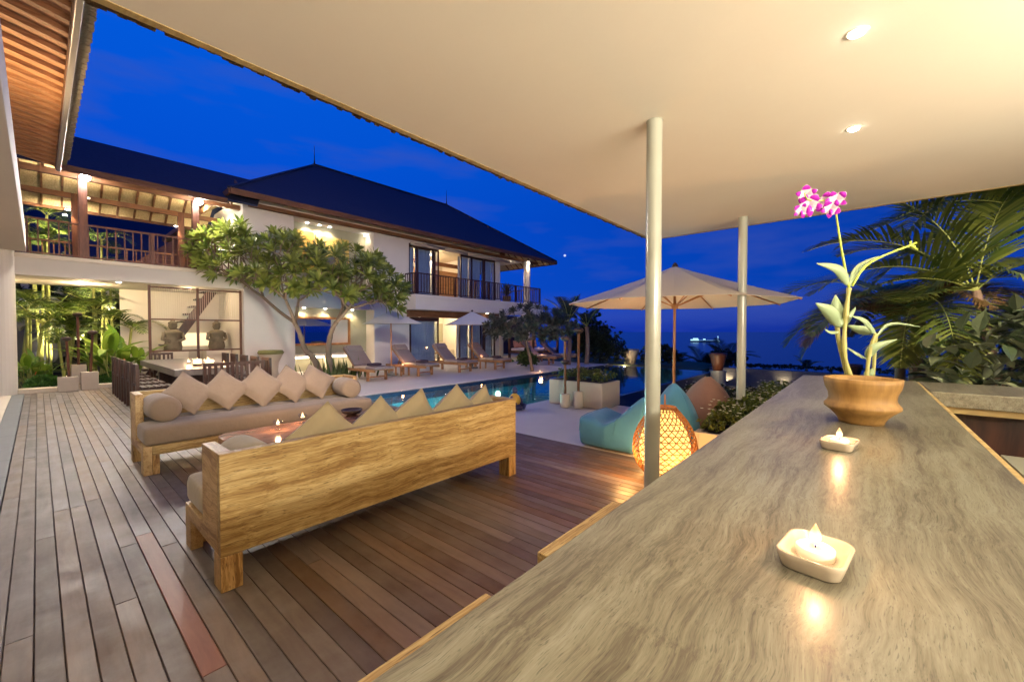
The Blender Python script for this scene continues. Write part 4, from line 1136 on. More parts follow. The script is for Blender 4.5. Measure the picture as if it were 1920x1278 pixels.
# ================================================================ UMBRELLAS
def umbrella(name, x, y, rad, zt, ze, pole_m, can_m, label, n=8, rot=0, vent=True, stub=0.06, ribs=True, grp=None, sq=0):
    t = thing(name, (x, y, 0), label, 'umbrella', grp)
    MB().lathe((x, y, 0), [(.022, .06), (.022, zt - .02)], 12).build('pole', pole_m, t, smooth=True)
    MB().lathe((x, y, 0), [(.24, 0), (.24, .05), (.05, .07), (.05, .22), (.03, .23)], 20).build('base', M['stone_grey'], t, smooth=False)
    v = []; f = []
    rings = 6; sub = 4; N_ = n * sub
    for r_ in range(rings + 1):
        tt = r_ / rings
        for k in range(N_):
            a = 2*PI*k/N_ + rot
            cornerness = abs(((k % sub) / sub) - .5) * 2
            rr_ = rad * tt * (math.cos(PI/n) / math.cos(((k % sub)/sub - .5) * 2*PI/n) if True else 1)
            z = zt - (zt - ze) * (tt ** 0.92) - (1 - cornerness) * .0 - .035 * math.sin(PI*tt) * (1 - cornerness)
            v.append((x + rr_*math.cos(a), y + rr_*math.sin(a), z))
    for r_ in range(rings):
        for k in range(N_):
            a = r_*N_ + k; b = r_*N_ + (k+1) % N_
            f.append((a, a + N_, b + N_, b))
    # short valance
    base = len(v)
    c_ = MB().add(v, f)
    o = c_.build('canopy', can_m, t, smooth=False)
    so = o.modifiers.new('cloth', 'SOLIDIFY'); so.thickness = .006
    MB().lathe((x, y, zt - .03), [(.045, 0), (.05, .035), (.03, .07), (.008, .09)], 12).build('finial', M['dark_metal'], t, smooth=True)
    if ribs:
        for k in range(n):
            a = 2*PI*k/n + rot
            d = Vector((math.cos(a), math.sin(a), 0)); c = Vector((x, y, 0))
            pts = [c + d*(rad*q) + Vector((0, 0, zt - (zt-ze)*(q**.92) - .022)) for q in (.03, .35, .7, .995)]
            rb = MB().tube(pts, .011, 5).build('rib', pole_m, t)
            hub = c + Vector((0, 0, ze - .04))
            MB().tube([hub + d*.04, c + d*(rad*.46) + Vector((0, 0, zt - (zt-ze)*(.46**.92) - .035))], .010, 5).build('strut', pole_m, rb)
        MB().lathe((x, y, ze - .09), [(.05, 0), (.055, .04), (.05, .09)], 14).build('hub', pole_m, t)
    return t
umbrella('garden_umbrella', 7.0, 2.42, 1.78, 2.60, 1.97, M['pole_wood'], M['canvas'], 'large cream umbrella with wooden ribs behind the steel posts', rot=R(40.75 + 0))
umbrella('garden_umbrella', 7.98, 12.4, 1.28, 2.26, 1.78, M['pole_wood'], M['canvas_white'], 'small square-cut white umbrella, the left of two by the loungers', n=4, rot=R(18), ribs=False, grp='small white umbrellas between the loungers')
umbrella('garden_umbrella', 11.65, 12.2, 1.42, 2.34, 1.78, M['pole_wood'], M['canvas_white'], 'small white umbrella, the right of two, before the glass doors', n=4, rot=R(12), ribs=False, grp='small white umbrellas between the loungers')

def tealamp(x, y, z, label, p=4, s=.05):
    t = thing('tealight_cup', (x, y, z), label, 'candle holder', 'small tealight cups around the pool')
    MB().lathe((x, y, z), [(s*.8, 0), (s, s*1.2), (s*.9, s*1.2), (s*.7, .01)], 12, capt=False).build('cup', M['glass'], t, smooth=True)
    MB().lathe((x, y, z + .012), [(s*.5, 0), (s*.55, s*.7), (s*.1, s*1.3)], 10).build('flame', M['flame'], t, smooth=True)
    lamp('POINT', (x, y, z + .16), p, FIRE, .04, parent=t)
def side_table(x, y, label):
    t = thing('side_table', (x, y, 0), label, 'side table', 'little tables at the white umbrella poles')
    box(x-.2, x+.2, y-.2, y+.2, .30, .34).build('top', M['lounger_wood'], t)
    for a in (-.18, .13):
        for b in (-.18, .13): box(x+a, x+a+.05, y+b, y+b+.05, 0, .299).build('leg', M['lounger_wood'], t)
side_table(8.15, 12.0, 'little wooden table at the foot of the left white umbrella'); tealamp(8.12, 11.92, .34, 'tealight glowing at the foot of the left white umbrella')
side_table(11.82, 11.9, 'little wooden table at the foot of the right white umbrella'); tealamp(11.80, 11.82, .34, 'tealight glowing at the foot of the right white umbrella')
tealamp(15.1, 11.2, .40, 'tealight beside the lounger beyond the small tree')
tealamp(12.1, 9.06, 0.0, 'tealight on the pool coping seen above the white planter')

# ================================================================ BEAN BAGS AND LANTERN
def grid_solid(fn, nu, nv):
    b = MB(); v = [fn(i / nu, j / nv) for j in range(nv + 1) for i in range(nu)]
    f = []
    for j in range(nv):
        for i in range(nu):
            a = j*nu + i; c = j*nu + (i+1) % nu
            f.append((a, c, c + nu, a + nu))
    b.add(v, f); b.f.append(tuple(range(nu-1, -1, -1))); b.mi.append(0); b.f.append(tuple(range(nv*nu, (nv+1)*nu))); b.mi.append(0)
    return b
# teal lounge bag: low foot toward +Y, pinched peak toward -Y
bt = thing('bean_bag', (5.0, 2.4, 0), 'teal lounge bean bag with low foot end and pinched peak, left of the lantern', 'bean bag')
def bag(u, v):
    a = 2*PI*u
    zs = [0.40, 0.395, 0.375, 0.335, 0.33, 0.40, 0.49, 0.58, 0.67, 0.735]
    k = v*9; i = min(8, int(k)); fr_ = k - i; zt = zs[i]*(1-fr_) + zs[i+1]*fr_
    y = 2.84 - .84*v
    w0 = .40 - .05*v
    ca, sa = math.cos(a), math.sin(a); sgn = lambda q: (1 if q >= 0 else -1)
    cx_ = sgn(ca)*abs(ca)**.28; pz = sgn(sa)*abs(sa)**.26
    zf = (pz + 1)/2
    # towards the peak the bag pinches to a ridge at its top
    pinch = max(0, (v - .45)/.55)
    hw = w0*(1 - pinch*.86*zf**1.3)*(1 + .07*math.sin(PI*zf))
    z = max(.004, zt*zf + .010*math.sin(11*v + 4*ca)*zf)
    yy = y + .10*pinch*(1 - zf) - (.04*math.sin(PI*zf) if v >= 1 else 0) + (.03*math.sin(PI*zf) if v <= 0 else 0)
    return (5.06 - .08*v + cx_*hw, yy, z)
o = grid_solid(bag, 40, 22).build('bag_body', M['teal'], bt, smooth=True)
sb = o.modifiers.new('soft', 'SUBSURF'); sb.levels = sb.render_levels = 1
for q0 in (.02, .60):
    MB().tube([bag(q/30, q0) for q in range(0, 16)], .005, 5).build('seam', M['teal'], bt)
# brown bag: big tetrahedral sack
def sack(cx, cy_, r, h, m_, label, ang=0, lean=(0, 0), squash=1.0):
    t = thing('bean_bag', (cx, cy_, 0), label, 'bean bag')
    def fn(u, v):
        a = 2*PI*u + ang
        prof = [(.80, 0), (.97, .10), (1.0, .25), (.95, .42), (.80, .60), (.55, .80), (.26, .94), (.07, 1.0)]
        k = v * 7; i = min(6, int(k)); f_ = k - i
        rr_ = prof[i][0]*(1-f_) + prof[i+1][0]*f_; z = prof[i][1]*(1-f_) + prof[i+1][1]*f_
        tri = 1 + .10*math.cos(2*(a-ang)) * z
        wr = 1 + .02*math.sin(7*a + 5*z) 
        return (cx + r*rr_*tri*wr*math.cos(a) + lean[0]*z, cy_ + r*rr_*tri*wr*math.sin(a)*squash + lean[1]*z, h*z)
    o = grid_solid(fn, 36, 14).build('bag_body', m_, t, smooth=True)
    o.modifiers.new('soft', 'SUBSURF').render_levels = 1
    pts = [fn(.62, q/10) for q in range(11)]
    MB().tube(pts, .006, 5).build('seam', m_, t); pts = [fn(.12, q/10) for q in range(11)]; MB().tube(pts, .006, 5).build('seam', m_, t)
sack(5.66, 1.93, .33, .80, M['teal'], 'second teal bean bag with a pointed top, right behind the glowing lantern', ang=.3, lean=(-.02, .02))
sack(6.50, 1.78, .43, .84, M['brown_bag'], 'brown bean bag with a pointed top behind the teal one', ang=.6, lean=(-.08, -.05))

# rattan lantern: egg of woven cane around a glowing liner
ln = thing('rattan_lantern', (4.22, 1.55, 0), 'large egg-shaped woven rattan lantern glowing on the deck edge', 'lantern')
LC = Vector((4.22, 1.55, 0)); LH, LRd = .70, .315
def egg(z):  # radius of the egg at height z 0..1
    pr_ = [(0, .55), (.06, .70), (.15, .86), (.28, .97), (.40, 1.0), (.55, .96), (.70, .84), (.82, .68), (.92, .50), (1.0, .34)]
    for (a, ra), (b, rb) in zip(pr_, pr_[1:]):
        if a <= z <= b: return (ra + (rb - ra) * (z - a) / (b - a)) * LRd
    return .34 * LRd
MB().lathe(LC + Vector((0, 0, .03)), [(egg(k/16) * .80, k/16*LH*.93) for k in range(17)], 36).build('liner', M['lantern_glow'], ln, smooth=True)
wv = MB()
NS = 26
for dirn in (1, -1):
    for s_ in range(NS):
        pts = []
        for k in range(25):
            z = k / 24; a = 2*PI*s_/NS + dirn * z * PI * .80
            r_ = egg(z) + .003 * dirn
            pts.append(LC + Vector((r_*math.cos(a), r_*math.sin(a), .02 + z*LH)))
        wv.tube(pts, .0048, 4, caps=False)
nr_ = 13
for k in range(nr_):
    z = (k + .5) / nr_; r_ = egg(z)
    wv.tube([LC + Vector((r_*math.cos(2*PI*q/30), r_*math.sin(2*PI*q/30), .02 + z*LH)) for q in range(31)], .0042, 4, caps=False)
o = wv.build('woven_cane', M['rattan'], ln, smooth=True); o['kind'] = 'stuff'
for z in (0, 1):
    r_ = egg(z); MB().tube([LC + Vector((r_*math.cos(2*PI*q/30), r_*math.sin(2*PI*q/30), .02 + z*LH)) for q in range(31)], .012, 6, caps=False).build('hoop', M['rattan'], ln, smooth=True)
MB().tube([LC + Vector((.10*math.cos(a)*.9 + .0, .10*math.cos(a)*.3, .02 + LH + .13*math.sin(a))) for a in [PI*q/14 for q in range(15)]], .006, 6).build('handle', M['rattan'], ln, smooth=True)
lamp('POINT', (4.22, 1.55, .38), 0, (1, .5, .15), .1, parent=ln).data.use_shadow = True
for a in range(4):
    an = a * PI/2 + PI*.25
    lamp('POINT', LC + Vector((.40*math.cos(an), .40*math.sin(an), .22)), 9.0, (1, .50, .15), .12, parent=ln)

# ================================================================ ON THE COUNTER: DISH CANDLES
def dish(x, y, rz, label, s=1.0):
    t = thing('dish_candle', (x, y, CT), label, 'candle dish', 'white ceramic candle dishes on the counter', rz)
    Lx, Ly, H = .057*s, .045*s, .024*s
    b = MB(); rings = []
    def ring(ax, ay, z, wob=0):
        pts = rrect(-ax, ax, -ay, ay, min(ax, ay)*.5, 6)
        return [(p[0], p[1], z + wob*((p[0]/ax)**2) ) for p in pts]
    rs = [ring(Lx*.86, Ly*.82, 0), ring(Lx*.90, Ly*.88, H*.12), ring(Lx*.97, Ly*.97, H*.75), ring(Lx, Ly, H, .0012), ring(Lx*.985, Ly*.97, H*1.08, .0012), ring(Lx*.92, Ly*.88, H*1.04, .0012), ring(Lx*.86, Ly*.80, H*.62), ring(Lx*.6, Ly*.6, H*.50), ring(Lx*.3, Ly*.3, H*.48)]
    n = len(rs[0]); v = [p for r_ in rs for p in r_]; f = [tuple(range(n-1, -1, -1))]
    for i in range(len(rs)-1):
        for k in range(n): a = i*n+k; c = i*n+(k+1) % n; f.append((a, c, c+n, a+n))
    f.append(tuple(range((len(rs)-1)*n, len(rs)*n)))
    MB().add(v, f).build('dish', M['ceramic'], t, local=True, smooth=True)
    MB().lathe((0, 0, H*.46), [(.025*s, 0), (.0262*s, H*.62), (.024*s, H*.70), (.004, H*.60)], 22).build('wax', M['wax'], t, local=True, smooth=True)
    MB().tube([(0, 0, H*.85), (.001, 0, H*.9 + .012)], .0011, 6).build('wick', M['wick'], t, local=True)
    zz = H*.9 + .007
    MB().lathe((0, 0, zz), [(.0008, 0), (.0062*s, .005), (.0082*s, .012), (.0072*s, .020), (.0040*s, .028), (.0004, .036)], 14).build('flame', M['flame'], t, local=True, smooth=True)
    l = lamp('POINT', (x, y, CT + zz + .022), .55, FIRE, .008); l.parent = t; l.location = (0, 0, zz + .05)
    return t
dish(0.806, 0.054, R(-7), 'square white ceramic dish with a lit tealight, nearest the viewer on the counter', 1.0)
dish(1.665, 0.055, R(-9), 'white ceramic dish with a lit tealight, farther along the counter before the orchid pot', 1.0)

# ================================================================ ORCHID
PX, PY = 2.19, 0.004
op = thing('orchid_pot', (PX, PY, CT), 'wide ribbed terracotta pot standing on the bar counter', 'plant pot')
prof = [(.088, 0), (.092, .015), (.100, .03), (.122, .055), (.149, .078), (.150, .092), (.136, .108), (.131, .122), (.134, .150), (.147, .180), (.152, .205), (.153, .226), (.143, .228), (.140, .20), (.13, .17)]
prof = [(r_*.82, z*.80) for r_, z in prof]
MB().lathe((PX, PY, CT), prof, 44, capt=False).build('pot_body', M['terracotta'], op, smooth=True)
MB().lathe((PX, PY, CT + .15), [(.107, 0), (.02, .006)], 24).build('soil', M['soil'], op)
oc = thing('orchid', (PX, PY, CT + .15), 'slender orchid with magenta and white blooms, lime stem and pale green leaves', 'orchid')
def cat(pts, n=6):
    pts = [Vector(p) for p in pts]; out = []
    q = [pts[0]] + pts + [pts[-1]]
    for i in range(1, len(q) - 2):
        for k in range(n):
            t_ = k / n; a, b, c, d = q[i-1], q[i], q[i+1], q[i+2]
            out.append(.5*((2*b) + (c - a)*t_ + (2*a - 5*b + 4*c - d)*t_**2 + (3*b - a - 3*c + d)*t_**3))
    out.append(pts[-1]); return out
OD = 1.84
def O(px, py, dd=0): return at(px, py, OD + dd)
c1 = cat([O(1596, 712), O(1583, 660), O(1585, 600), O(1592, 540)], 5)
MB().tube(c1, [.0095 + .002*math.sin(i*1.3) for i in range(len(c1))], 8).build('cane', M['orchid_stem'], oc, smooth=True)
c2 = cat([O(1590, 708, .03), O(1573, 640, .02), O(1570, 610, .02)], 4)
MB().tube(c2, [.0095]*len(c2), 8).build('cane', M['orchid_stem'], oc, smooth=True)
c3 = cat([O(1625, 708, -.02), O(1628, 680, -.02), O(1633, 650, -.02), O(1643, 625, -.02)], 4)
MB().tube(c3, [.0075]*len(c3), 8).build('cane', M['orchid_stem'], oc, smooth=True)
c4_ = cat([O(1637, 705, .03), O(1640, 660, .03), O(1642, 628, .02)], 4)
MB().tube(c4_, [.0075]*len(c4_), 8).build('cane', M['orchid_stem'], oc, smooth=True)
f1 = cat([O(1592, 540), O(1580, 480), O(1572, 430), O(1567, 395)], 6)
MB().tube(f1, [.0055 - .002*i/len(f1) for i in range(len(f1))], 7).build('flower_stem', M['stem_lime'], oc, smooth=True)
f2 = cat([O(1598, 536), O(1622, 500), O(1660, 478), O(1712, 458)], 6)
MB().tube(f2, [.0048]*len(f2), 7).build('flower_stem', M['stem_lime'], oc, smooth=True)
for px, py in ((1718, 455), (1716, 462), (1708, 452), (1720, 468)):
    MB().tube([O(1706, 460), O(px, py)], [.003, .0045], 6).build('bud', M['stem_lime'], oc, smooth=True)
def oleaf(p0, p1, p2, w, tw=0):
    """broad lanceolate leaf through three points"""
    pts = cat([p0, p1, p2], 6); n = len(pts); v = []
    for i, p in enumerate(pts):
        t_ = i / (n - 1); d = (pts[min(i+1, n-1)] - pts[max(i-1, 0)]).normalized()
        view = (p - Vector((0, 0, EYE))).normalized()
        side = d.cross(view).normalized()
        side = (Matrix.Rotation(tw, 3, d) @ side)
        ww = w * .95 * (math.sin(PI * min(1, (t_**.8)*.93 + .05)) ** 1.25) * .5
        if i == n - 1: ww = .0006
        nrm = side.cross(d)
        v += [p - side*ww + nrm*ww*.25, p.copy(), p + side*ww + nrm*ww*.25]
    f = []
    for i in range(n-1):
        a = i*3; f += [(a, a+1, a+4, a+3), (a+1, a+2, a+5, a+4)]
    o = MB().add(v, f).build('leaf', M['orchid_leaf'], oc, smooth=True)
    s_ = o.modifiers.new('thick', 'SOLIDIFY'); s_.thickness = .002
oleaf(O(1592, 536), O(1572, 505, -.02), O(1531, 494, -.05), .045, .5)
oleaf(O(1594, 536), O(1612, 502, .03), O(1648, 480, .05), .040, .7)
oleaf(O(1574, 612), O(1556, 585, -.03), O(1529, 568, -.05), .058, .2)
oleaf(O(1574, 610), O(1570, 580, .02), O(1566, 553, .03), .062, .5)
oleaf(O(1573, 612), O(1590, 598, 0), O(1604, 576, .0), .035, .6)
oleaf(O(1572, 622), O(1556, 622, -.05), O(1546, 617, -.06), .022, .9)
oleaf(O(1643, 628), O(1622, 602, -.02), O(1595, 592, -.04), .030, .8)
oleaf(O(1640, 622), O(1615, 618, .05), O(1588, 610, .08), .045, .3)
oleaf(O(1644, 630), O(1670, 608, .02), O(1725, 612, .05), .022, .9)
oleaf(O(1626, 672), O(1640, 652, -.03), O(1681, 636, -.05), .042, .4)
oleaf(O(1626, 674), O(1605, 662, 0), O(1585, 650, .0), .016, .8)
oleaf(O(1622, 706), O(1630, 700, -.01), O(1638, 690, -.02), .035, .3)
def bloom(c, s, rot, parent_cam=True):
    """dendrobium flower: five petals edged white and a lip"""
    view = (Vector((0, 0, EYE)) - c).normalized()
    rt = view.cross(Vector((0, 0, 1))).normalized(); up = rt.cross(view).normalized()
    fl = MB().lathe(c, [(s*.10, -s*.05), (s*.12, 0), (s*.05, s*.06)], 8).build('bloom', M['petal_yellow'], oc, smooth=True)
    for k in range(5):
        a = rot + 2*PI*k/5
        d = (rt*math.cos(a) + up*math.sin(a) + view*.25).normalized()
        wide = .88 if k in (1, 4) else .58
        for nm, mt, Ls, Ws, lift in (('petal', M['petal_pale'], 1.0, wide, 0), ('petal_blush', M['magenta'], .66, wide*.92, .03)):
            b = MB(); v = []; seg = 5
            side = d.cross(view).normalized()
            st = 0 if nm == 'petal' else .36
            for i in range(seg + 1):
                t_ = i/seg; ww = s*Ws*.5*math.sin(PI*min(.97, .12 + t_*.86))**.7*(1 if nm == 'petal' else .9)
                p = c + d*(s*(st + Ls*t_*.98 if nm == 'petal' else st + .60*t_)) + view*(s*(.10 + lift + .10*math.sin(PI*t_)))
                v += [p - side*ww, p + view*(s*.02), p + side*ww]
            f = []
            for i in range(seg): a_ = i*3; f += [(a_, a_+1, a_+4, a_+3), (a_+1, a_+2, a_+5, a_+4)]
            o = b.add(v, f).build(nm, mt, fl, smooth=True) if False else b.add(v, f)
            o = o.build(nm, mt, oc, smooth=True)
    lip = MB()
    pts = [c + view*s*.2 - up*s*q + view*s*.25*math.sin(q*3) for q in (0, .2, .4, .55)]
    lip.tube(pts, [s*.06, s*.16, s*.17, s*.04], 8).build('lip', M['magenta'], oc, smooth=True)
for px, py, s, r0 in ((1512, 365, .040, .3), (1518, 385, .047, .9), (1503, 395, .032, 2.0), (1548, 380, .044, .5), (1568, 375, .040, 1.2), (1558, 392, .036, 2.4)):
    bloom(O(px, py, rnd.uniform(-.03, .03)), s*1.12, r0)
MB().tube(cat([O(1567, 395), O(1558, 378), O(1540, 376), O(1516, 375), O(1508, 362)], 5), .0026, 6).build('flower_stem', M['stem_lime'], oc, smooth=True)
# ================================================================ SCREEN, STAIRS, STATUES
scn = thing('wooden_screen', (3.2, 15.55, 0), 'red-brown framed screen of two bays with hanging cords under the walkway', 'screen')
m_ = M['red_wood']
for x in (2.10, 3.22, 4.36):
    box(x - .03, x + .03, 15.5, 15.56, 0, 2.84).build('upright', m_, scn)
for z in (2.79, 1.86, .93, .45):
    for a, b in ((2.132, 3.188), (3.252, 4.328)):
        box(a, b, 15.505, 15.555, z - .022, z + .022).build('rail', m_, scn)
cm = None
for a, b in ((2.15, 3.18), (3.26, 4.32)):
    for k in range(20):
        x = a + (b - a) * (k + .5) / 20
        if cm is None: cm = MB().tube([(0, 0, 1.88), (0, 0, 2.77)], .006, 4).build('cord', M['plaster'], local=True); o = cm
        else: o = cm.copy(); col.objects.link(o)
        o.parent = scn; o.location = Vector((x, 15.53, 0)) - scn.location
bw_ = thing('under_bridge_wall', (3.2, 18.3, 0), 'cream rear wall behind the screen with a lit recess', 'wall')
box(1.95, 4.42, 18.3, 18.5, 0, 3.0).build('wall', M['plaster'], bw_)
box(1.75, 1.95, 18.3, 18.32, 0, 3.0).build('corner', M['plaster'], bw_)
box(3.0, 4.3, 18.22, 18.29, 1.0, 1.45).build('lit_recess', emit('warm_recess', (1.0, .78, .45), .9), bw_)
st = thing('open_stair', (2.6, 17.4, 0), 'dark timber stair climbing behind the screen', 'staircase')
for k in range(11):
    x = 1.55 + k * .16; z = .25 + k * .26
    box(x + .6, x + .86, 17.2, 17.9, z, z + .05).build('tread', M['dark_wood'], st)
v = []
for k in range(12):
    x = 2.1 + k*.16; z = .15 + k*.26; v += [(x, z), (x, z + .2)]
MB().poly([(2.1, 0.0), (2.35, 0.0), (4.1, 2.86), (3.8, 2.86)], 'y', 17.1, 17.19).build('stringer', M['dark_wood'], st)
STM = plain('mossy_carved_stone', (0.15, 0.125, 0.09), 0.85, noise=0.45, nscale=12, bump=0.8, bscale=22)
def statue(x, y, label):
    t = thing('stone_statue', (x, y, 0), label, 'statue', 'pair of stone statues behind the screen')
    box(x - .35, x + .35, y - .25, y + .25, 0, .90).build('pedestal', M['soffit'], t, bevel=.01)
    c = Vector((x, y, .90))
    MB().lathe(c, [(.22, 0), (.24, .1), (.22, .25), (.19, .42), (.21, .52), (.24, .58), (.17, .64), (.08, .67)], 16).build('torso', STM, t, smooth=True)
    MB().lathe(c + Vector((0, 0, .66)), [(.06, 0), (.10, .05), (.12, .12), (.11, .19), (.13, .22), (.07, .27), (.03, .36)], 12).build('head', STM, t, smooth=True)
    for s_ in (-1, 1):
        MB().tube([c + Vector((s_*.22, 0, .56)), c + Vector((s_*.27, -.05, .36)), c + Vector((s_*.10, -.20, .28))], [.06, .05, .04], 8).build('arm', STM, t, smooth=True)
statue(2.85, 16.9, 'carved stone figure on a pale pedestal behind the left bay of the screen')
statue(4.02, 16.9, 'carved stone figure on a pale pedestal behind the right bay of the screen')
# big carved face panel seen at the far left
fp = thing('carved_face', (0.35, 21.2, 0), 'huge dark carved stone face among the plants under the walkway', 'sculpture')
def facefn(u, v):
    a = 2*PI*u; r_ = .95*math.sin(PI*min(.98, .04 + v*.93))**.6; z = .25 + 2.3*v
    px = math.cos(a); py = math.sin(a)
    nose = .22*math.exp(-((px)/.16)**2)*math.exp(-((v-.45)/.13)**2) if py < 0 else 0
    brow = .08*math.exp(-((v-.64)/.045)**2)*(1 if py < 0 else 0) - .07*math.exp(-((v-.57)/.05)**2)*math.exp(-((abs(px)-.45)/.2)**2)*(1 if py < 0 else 0)
    lips = .08*math.exp(-((v-.25)/.04)**2)*math.exp(-(px/.35)**2)*(1 if py < 0 else 0)
    return (-.05 + r_*.80*px, 21.4 + r_*.55*py - nose - brow - lips, z)
grid_solid(facefn, 48, 40).build('face', plain('dark_carved_stone', (.10, .10, .095), .5, noise=.2, bump=.3), fp, smooth=True)
MB().lathe((-.05, 21.45, 2.3), [(.70, 0), (.62, .25), (.45, .42), (.2, .5)], 20).build('crown', M['stone_grey'], fp)
box(-3, 2.2, 22.6, 22.8, 0, 2.9).build('garden_wall', M['stone_grey'])
tag(bpy.data.objects['garden_wall'], 'tall grey garden wall behind the carved face and canes', 'wall')

# torch stands
def torch(x, y, z0, h, label, grp, bowl_r=.10, tilt=(0, 0), pm=None, twin=None):
    t = thing('garden_torch', (x, y, z0), label, 'torch', grp)
    top = Vector((x + tilt[0], y + tilt[1], z0 + h))
    MB().tube([(x, y, z0), top], [.028, .026], 8).build('pole', pm or M['red_wood'], t)
    MB().lathe(top + Vector((0, 0, -.02)), [(.03, 0), (bowl_r*.8, .03), (bowl_r, .06), (bowl_r*.75, .10), (.02, .11)], 14).build('oil_bowl', M['dark_metal'], t, smooth=True)
    if twin: 
        q = Vector((x, y, z0)).lerp(top, twin)
        MB().lathe(q + Vector((0, 0, -.04)), [(.03, 0), (bowl_r*.8, .04), (bowl_r, .07), (.04, .10)], 14).build('oil_bowl', M['dark_metal'], t, smooth=True)
    return t
def sblock(x0, x1, y0, y1, z1, label): 
    return tag(box(x0, x1, y0, y1, 0, z1).build('stone_block', M['concrete_beige'], bevel=.01), label, 'stone block', 'stone blocks carrying the torches')
sblock(.30, .66, 15.10, 15.38, .36, 'low beige stone block at the front left under a torch')
sblock(.70, 1.02, 15.12, 15.38, .46, 'low beige stone block at the front right under a torch')
sblock(.56, .84, 15.78, 16.1, .62, 'beige stone block standing behind the other two')
torch(.50, 15.24, .36, .92, 'brown torch on the front left stone block', 'torches beside the walkway column', tilt=(-.03, 0))
torch(.88, 15.24, .46, .98, 'brown torch on the front right stone block, leaning right', 'torches beside the walkway column', tilt=(.05, 0))
torch(.70, 15.9, .62, 1.30, 'tallest brown torch, on the rear stone block', 'torches beside the walkway column')

# planter by the pool with torches
pl = thing('white_planter', (7.4, 4.4, 0), 'long rectangular pale planter box at the pool edge', 'planter')
PM = M['concrete_beige']
box(7.03, 7.78, 3.78, 5.02, 0, .50).build('planter_body', M['concrete_beige'], pl, bevel=.008)
box(7.09, 7.72, 3.84, 4.96, .501, .505).build('soil', M['soil'], pl)
for k, (x, y, h, tw, lb) in enumerate(((6.84, 4.50, 1.12, .58, 'dark torch with two bowls in front of the pale planter, the left one'), (6.92, 4.24, 1.28, None, 'taller dark torch in front of the pale planter, the right one'))):
    p_ = thing('torch_pot', (x, y, 0), ('rough pale stone pot holding the ' + ('left' if k == 0 else 'right') + ' poolside torch'), 'pot', 'stone pots of the poolside torches')
    hh = .26 + .07*k
    MB().lathe((x, y, 0), [(.085, 0), (.098, .05), (.092, hh*.5), (.098, hh), (.05, hh + .004)], 18).build('pot', M['stone_cream'], p_, smooth=False)
    torch(x, y, hh + .006, h - hh + .2, lb, 'torches before the pale planter', .10, pm=M['beam_wood'], twin=tw)

# lower planters beside the bar
lp2 = thing('low_planter', (6.6, 1.15, 0), 'low beige planter beside the bar counter full of white-flowered shrubs', 'planter')
for a in ((5.0, 9.5, .78, .84), (5.0, 9.5, 1.44, 1.50), (5.0, 5.06, .841, 1.439)):
    box(*a, 0, .33).build('planter_side', M['concrete_beige'], lp2, bevel=.005)
box(5.06, 9.5, .841, 1.439, .1, .28).build('soil', M['soil'], lp2)
lp3 = thing('low_planter', (8.3, 2, 0), 'low beige planter behind the brown bean bag', 'planter')
box(7.9, 8.6, 1.52, 2.75, -.6, .26).build('planter_body', M['concrete_beige'], lp3, bevel=.008)

# ================================================================ VEGETATION
def rosette(b, c, up, n, L, W, rr, spread=(20, 85), droop=.5):
    up = up.normalized()
    a0 = rr.uniform(0, 6.28)
    t1 = up.cross(Vector((0, 0, 1)));
    if t1.length < .1: t1 = up.cross(Vector((1, 0, 0)))
    t1.normalize(); t2 = up.cross(t1)
    for k in range(n):
        a = a0 + k * 2.399
        el = R(spread[0] + (spread[1]-spread[0]) * (k / n))
        d = up*math.cos(el) + (t1*math.cos(a) + t2*math.sin(a))*math.sin(el)
        b.leaf(c, d, up, L*rr.uniform(.8, 1.1), W*rr.uniform(.85, 1.1), droop=droop, shape=[.15, .65, 1.0, .85, 0.0], fold=.25)

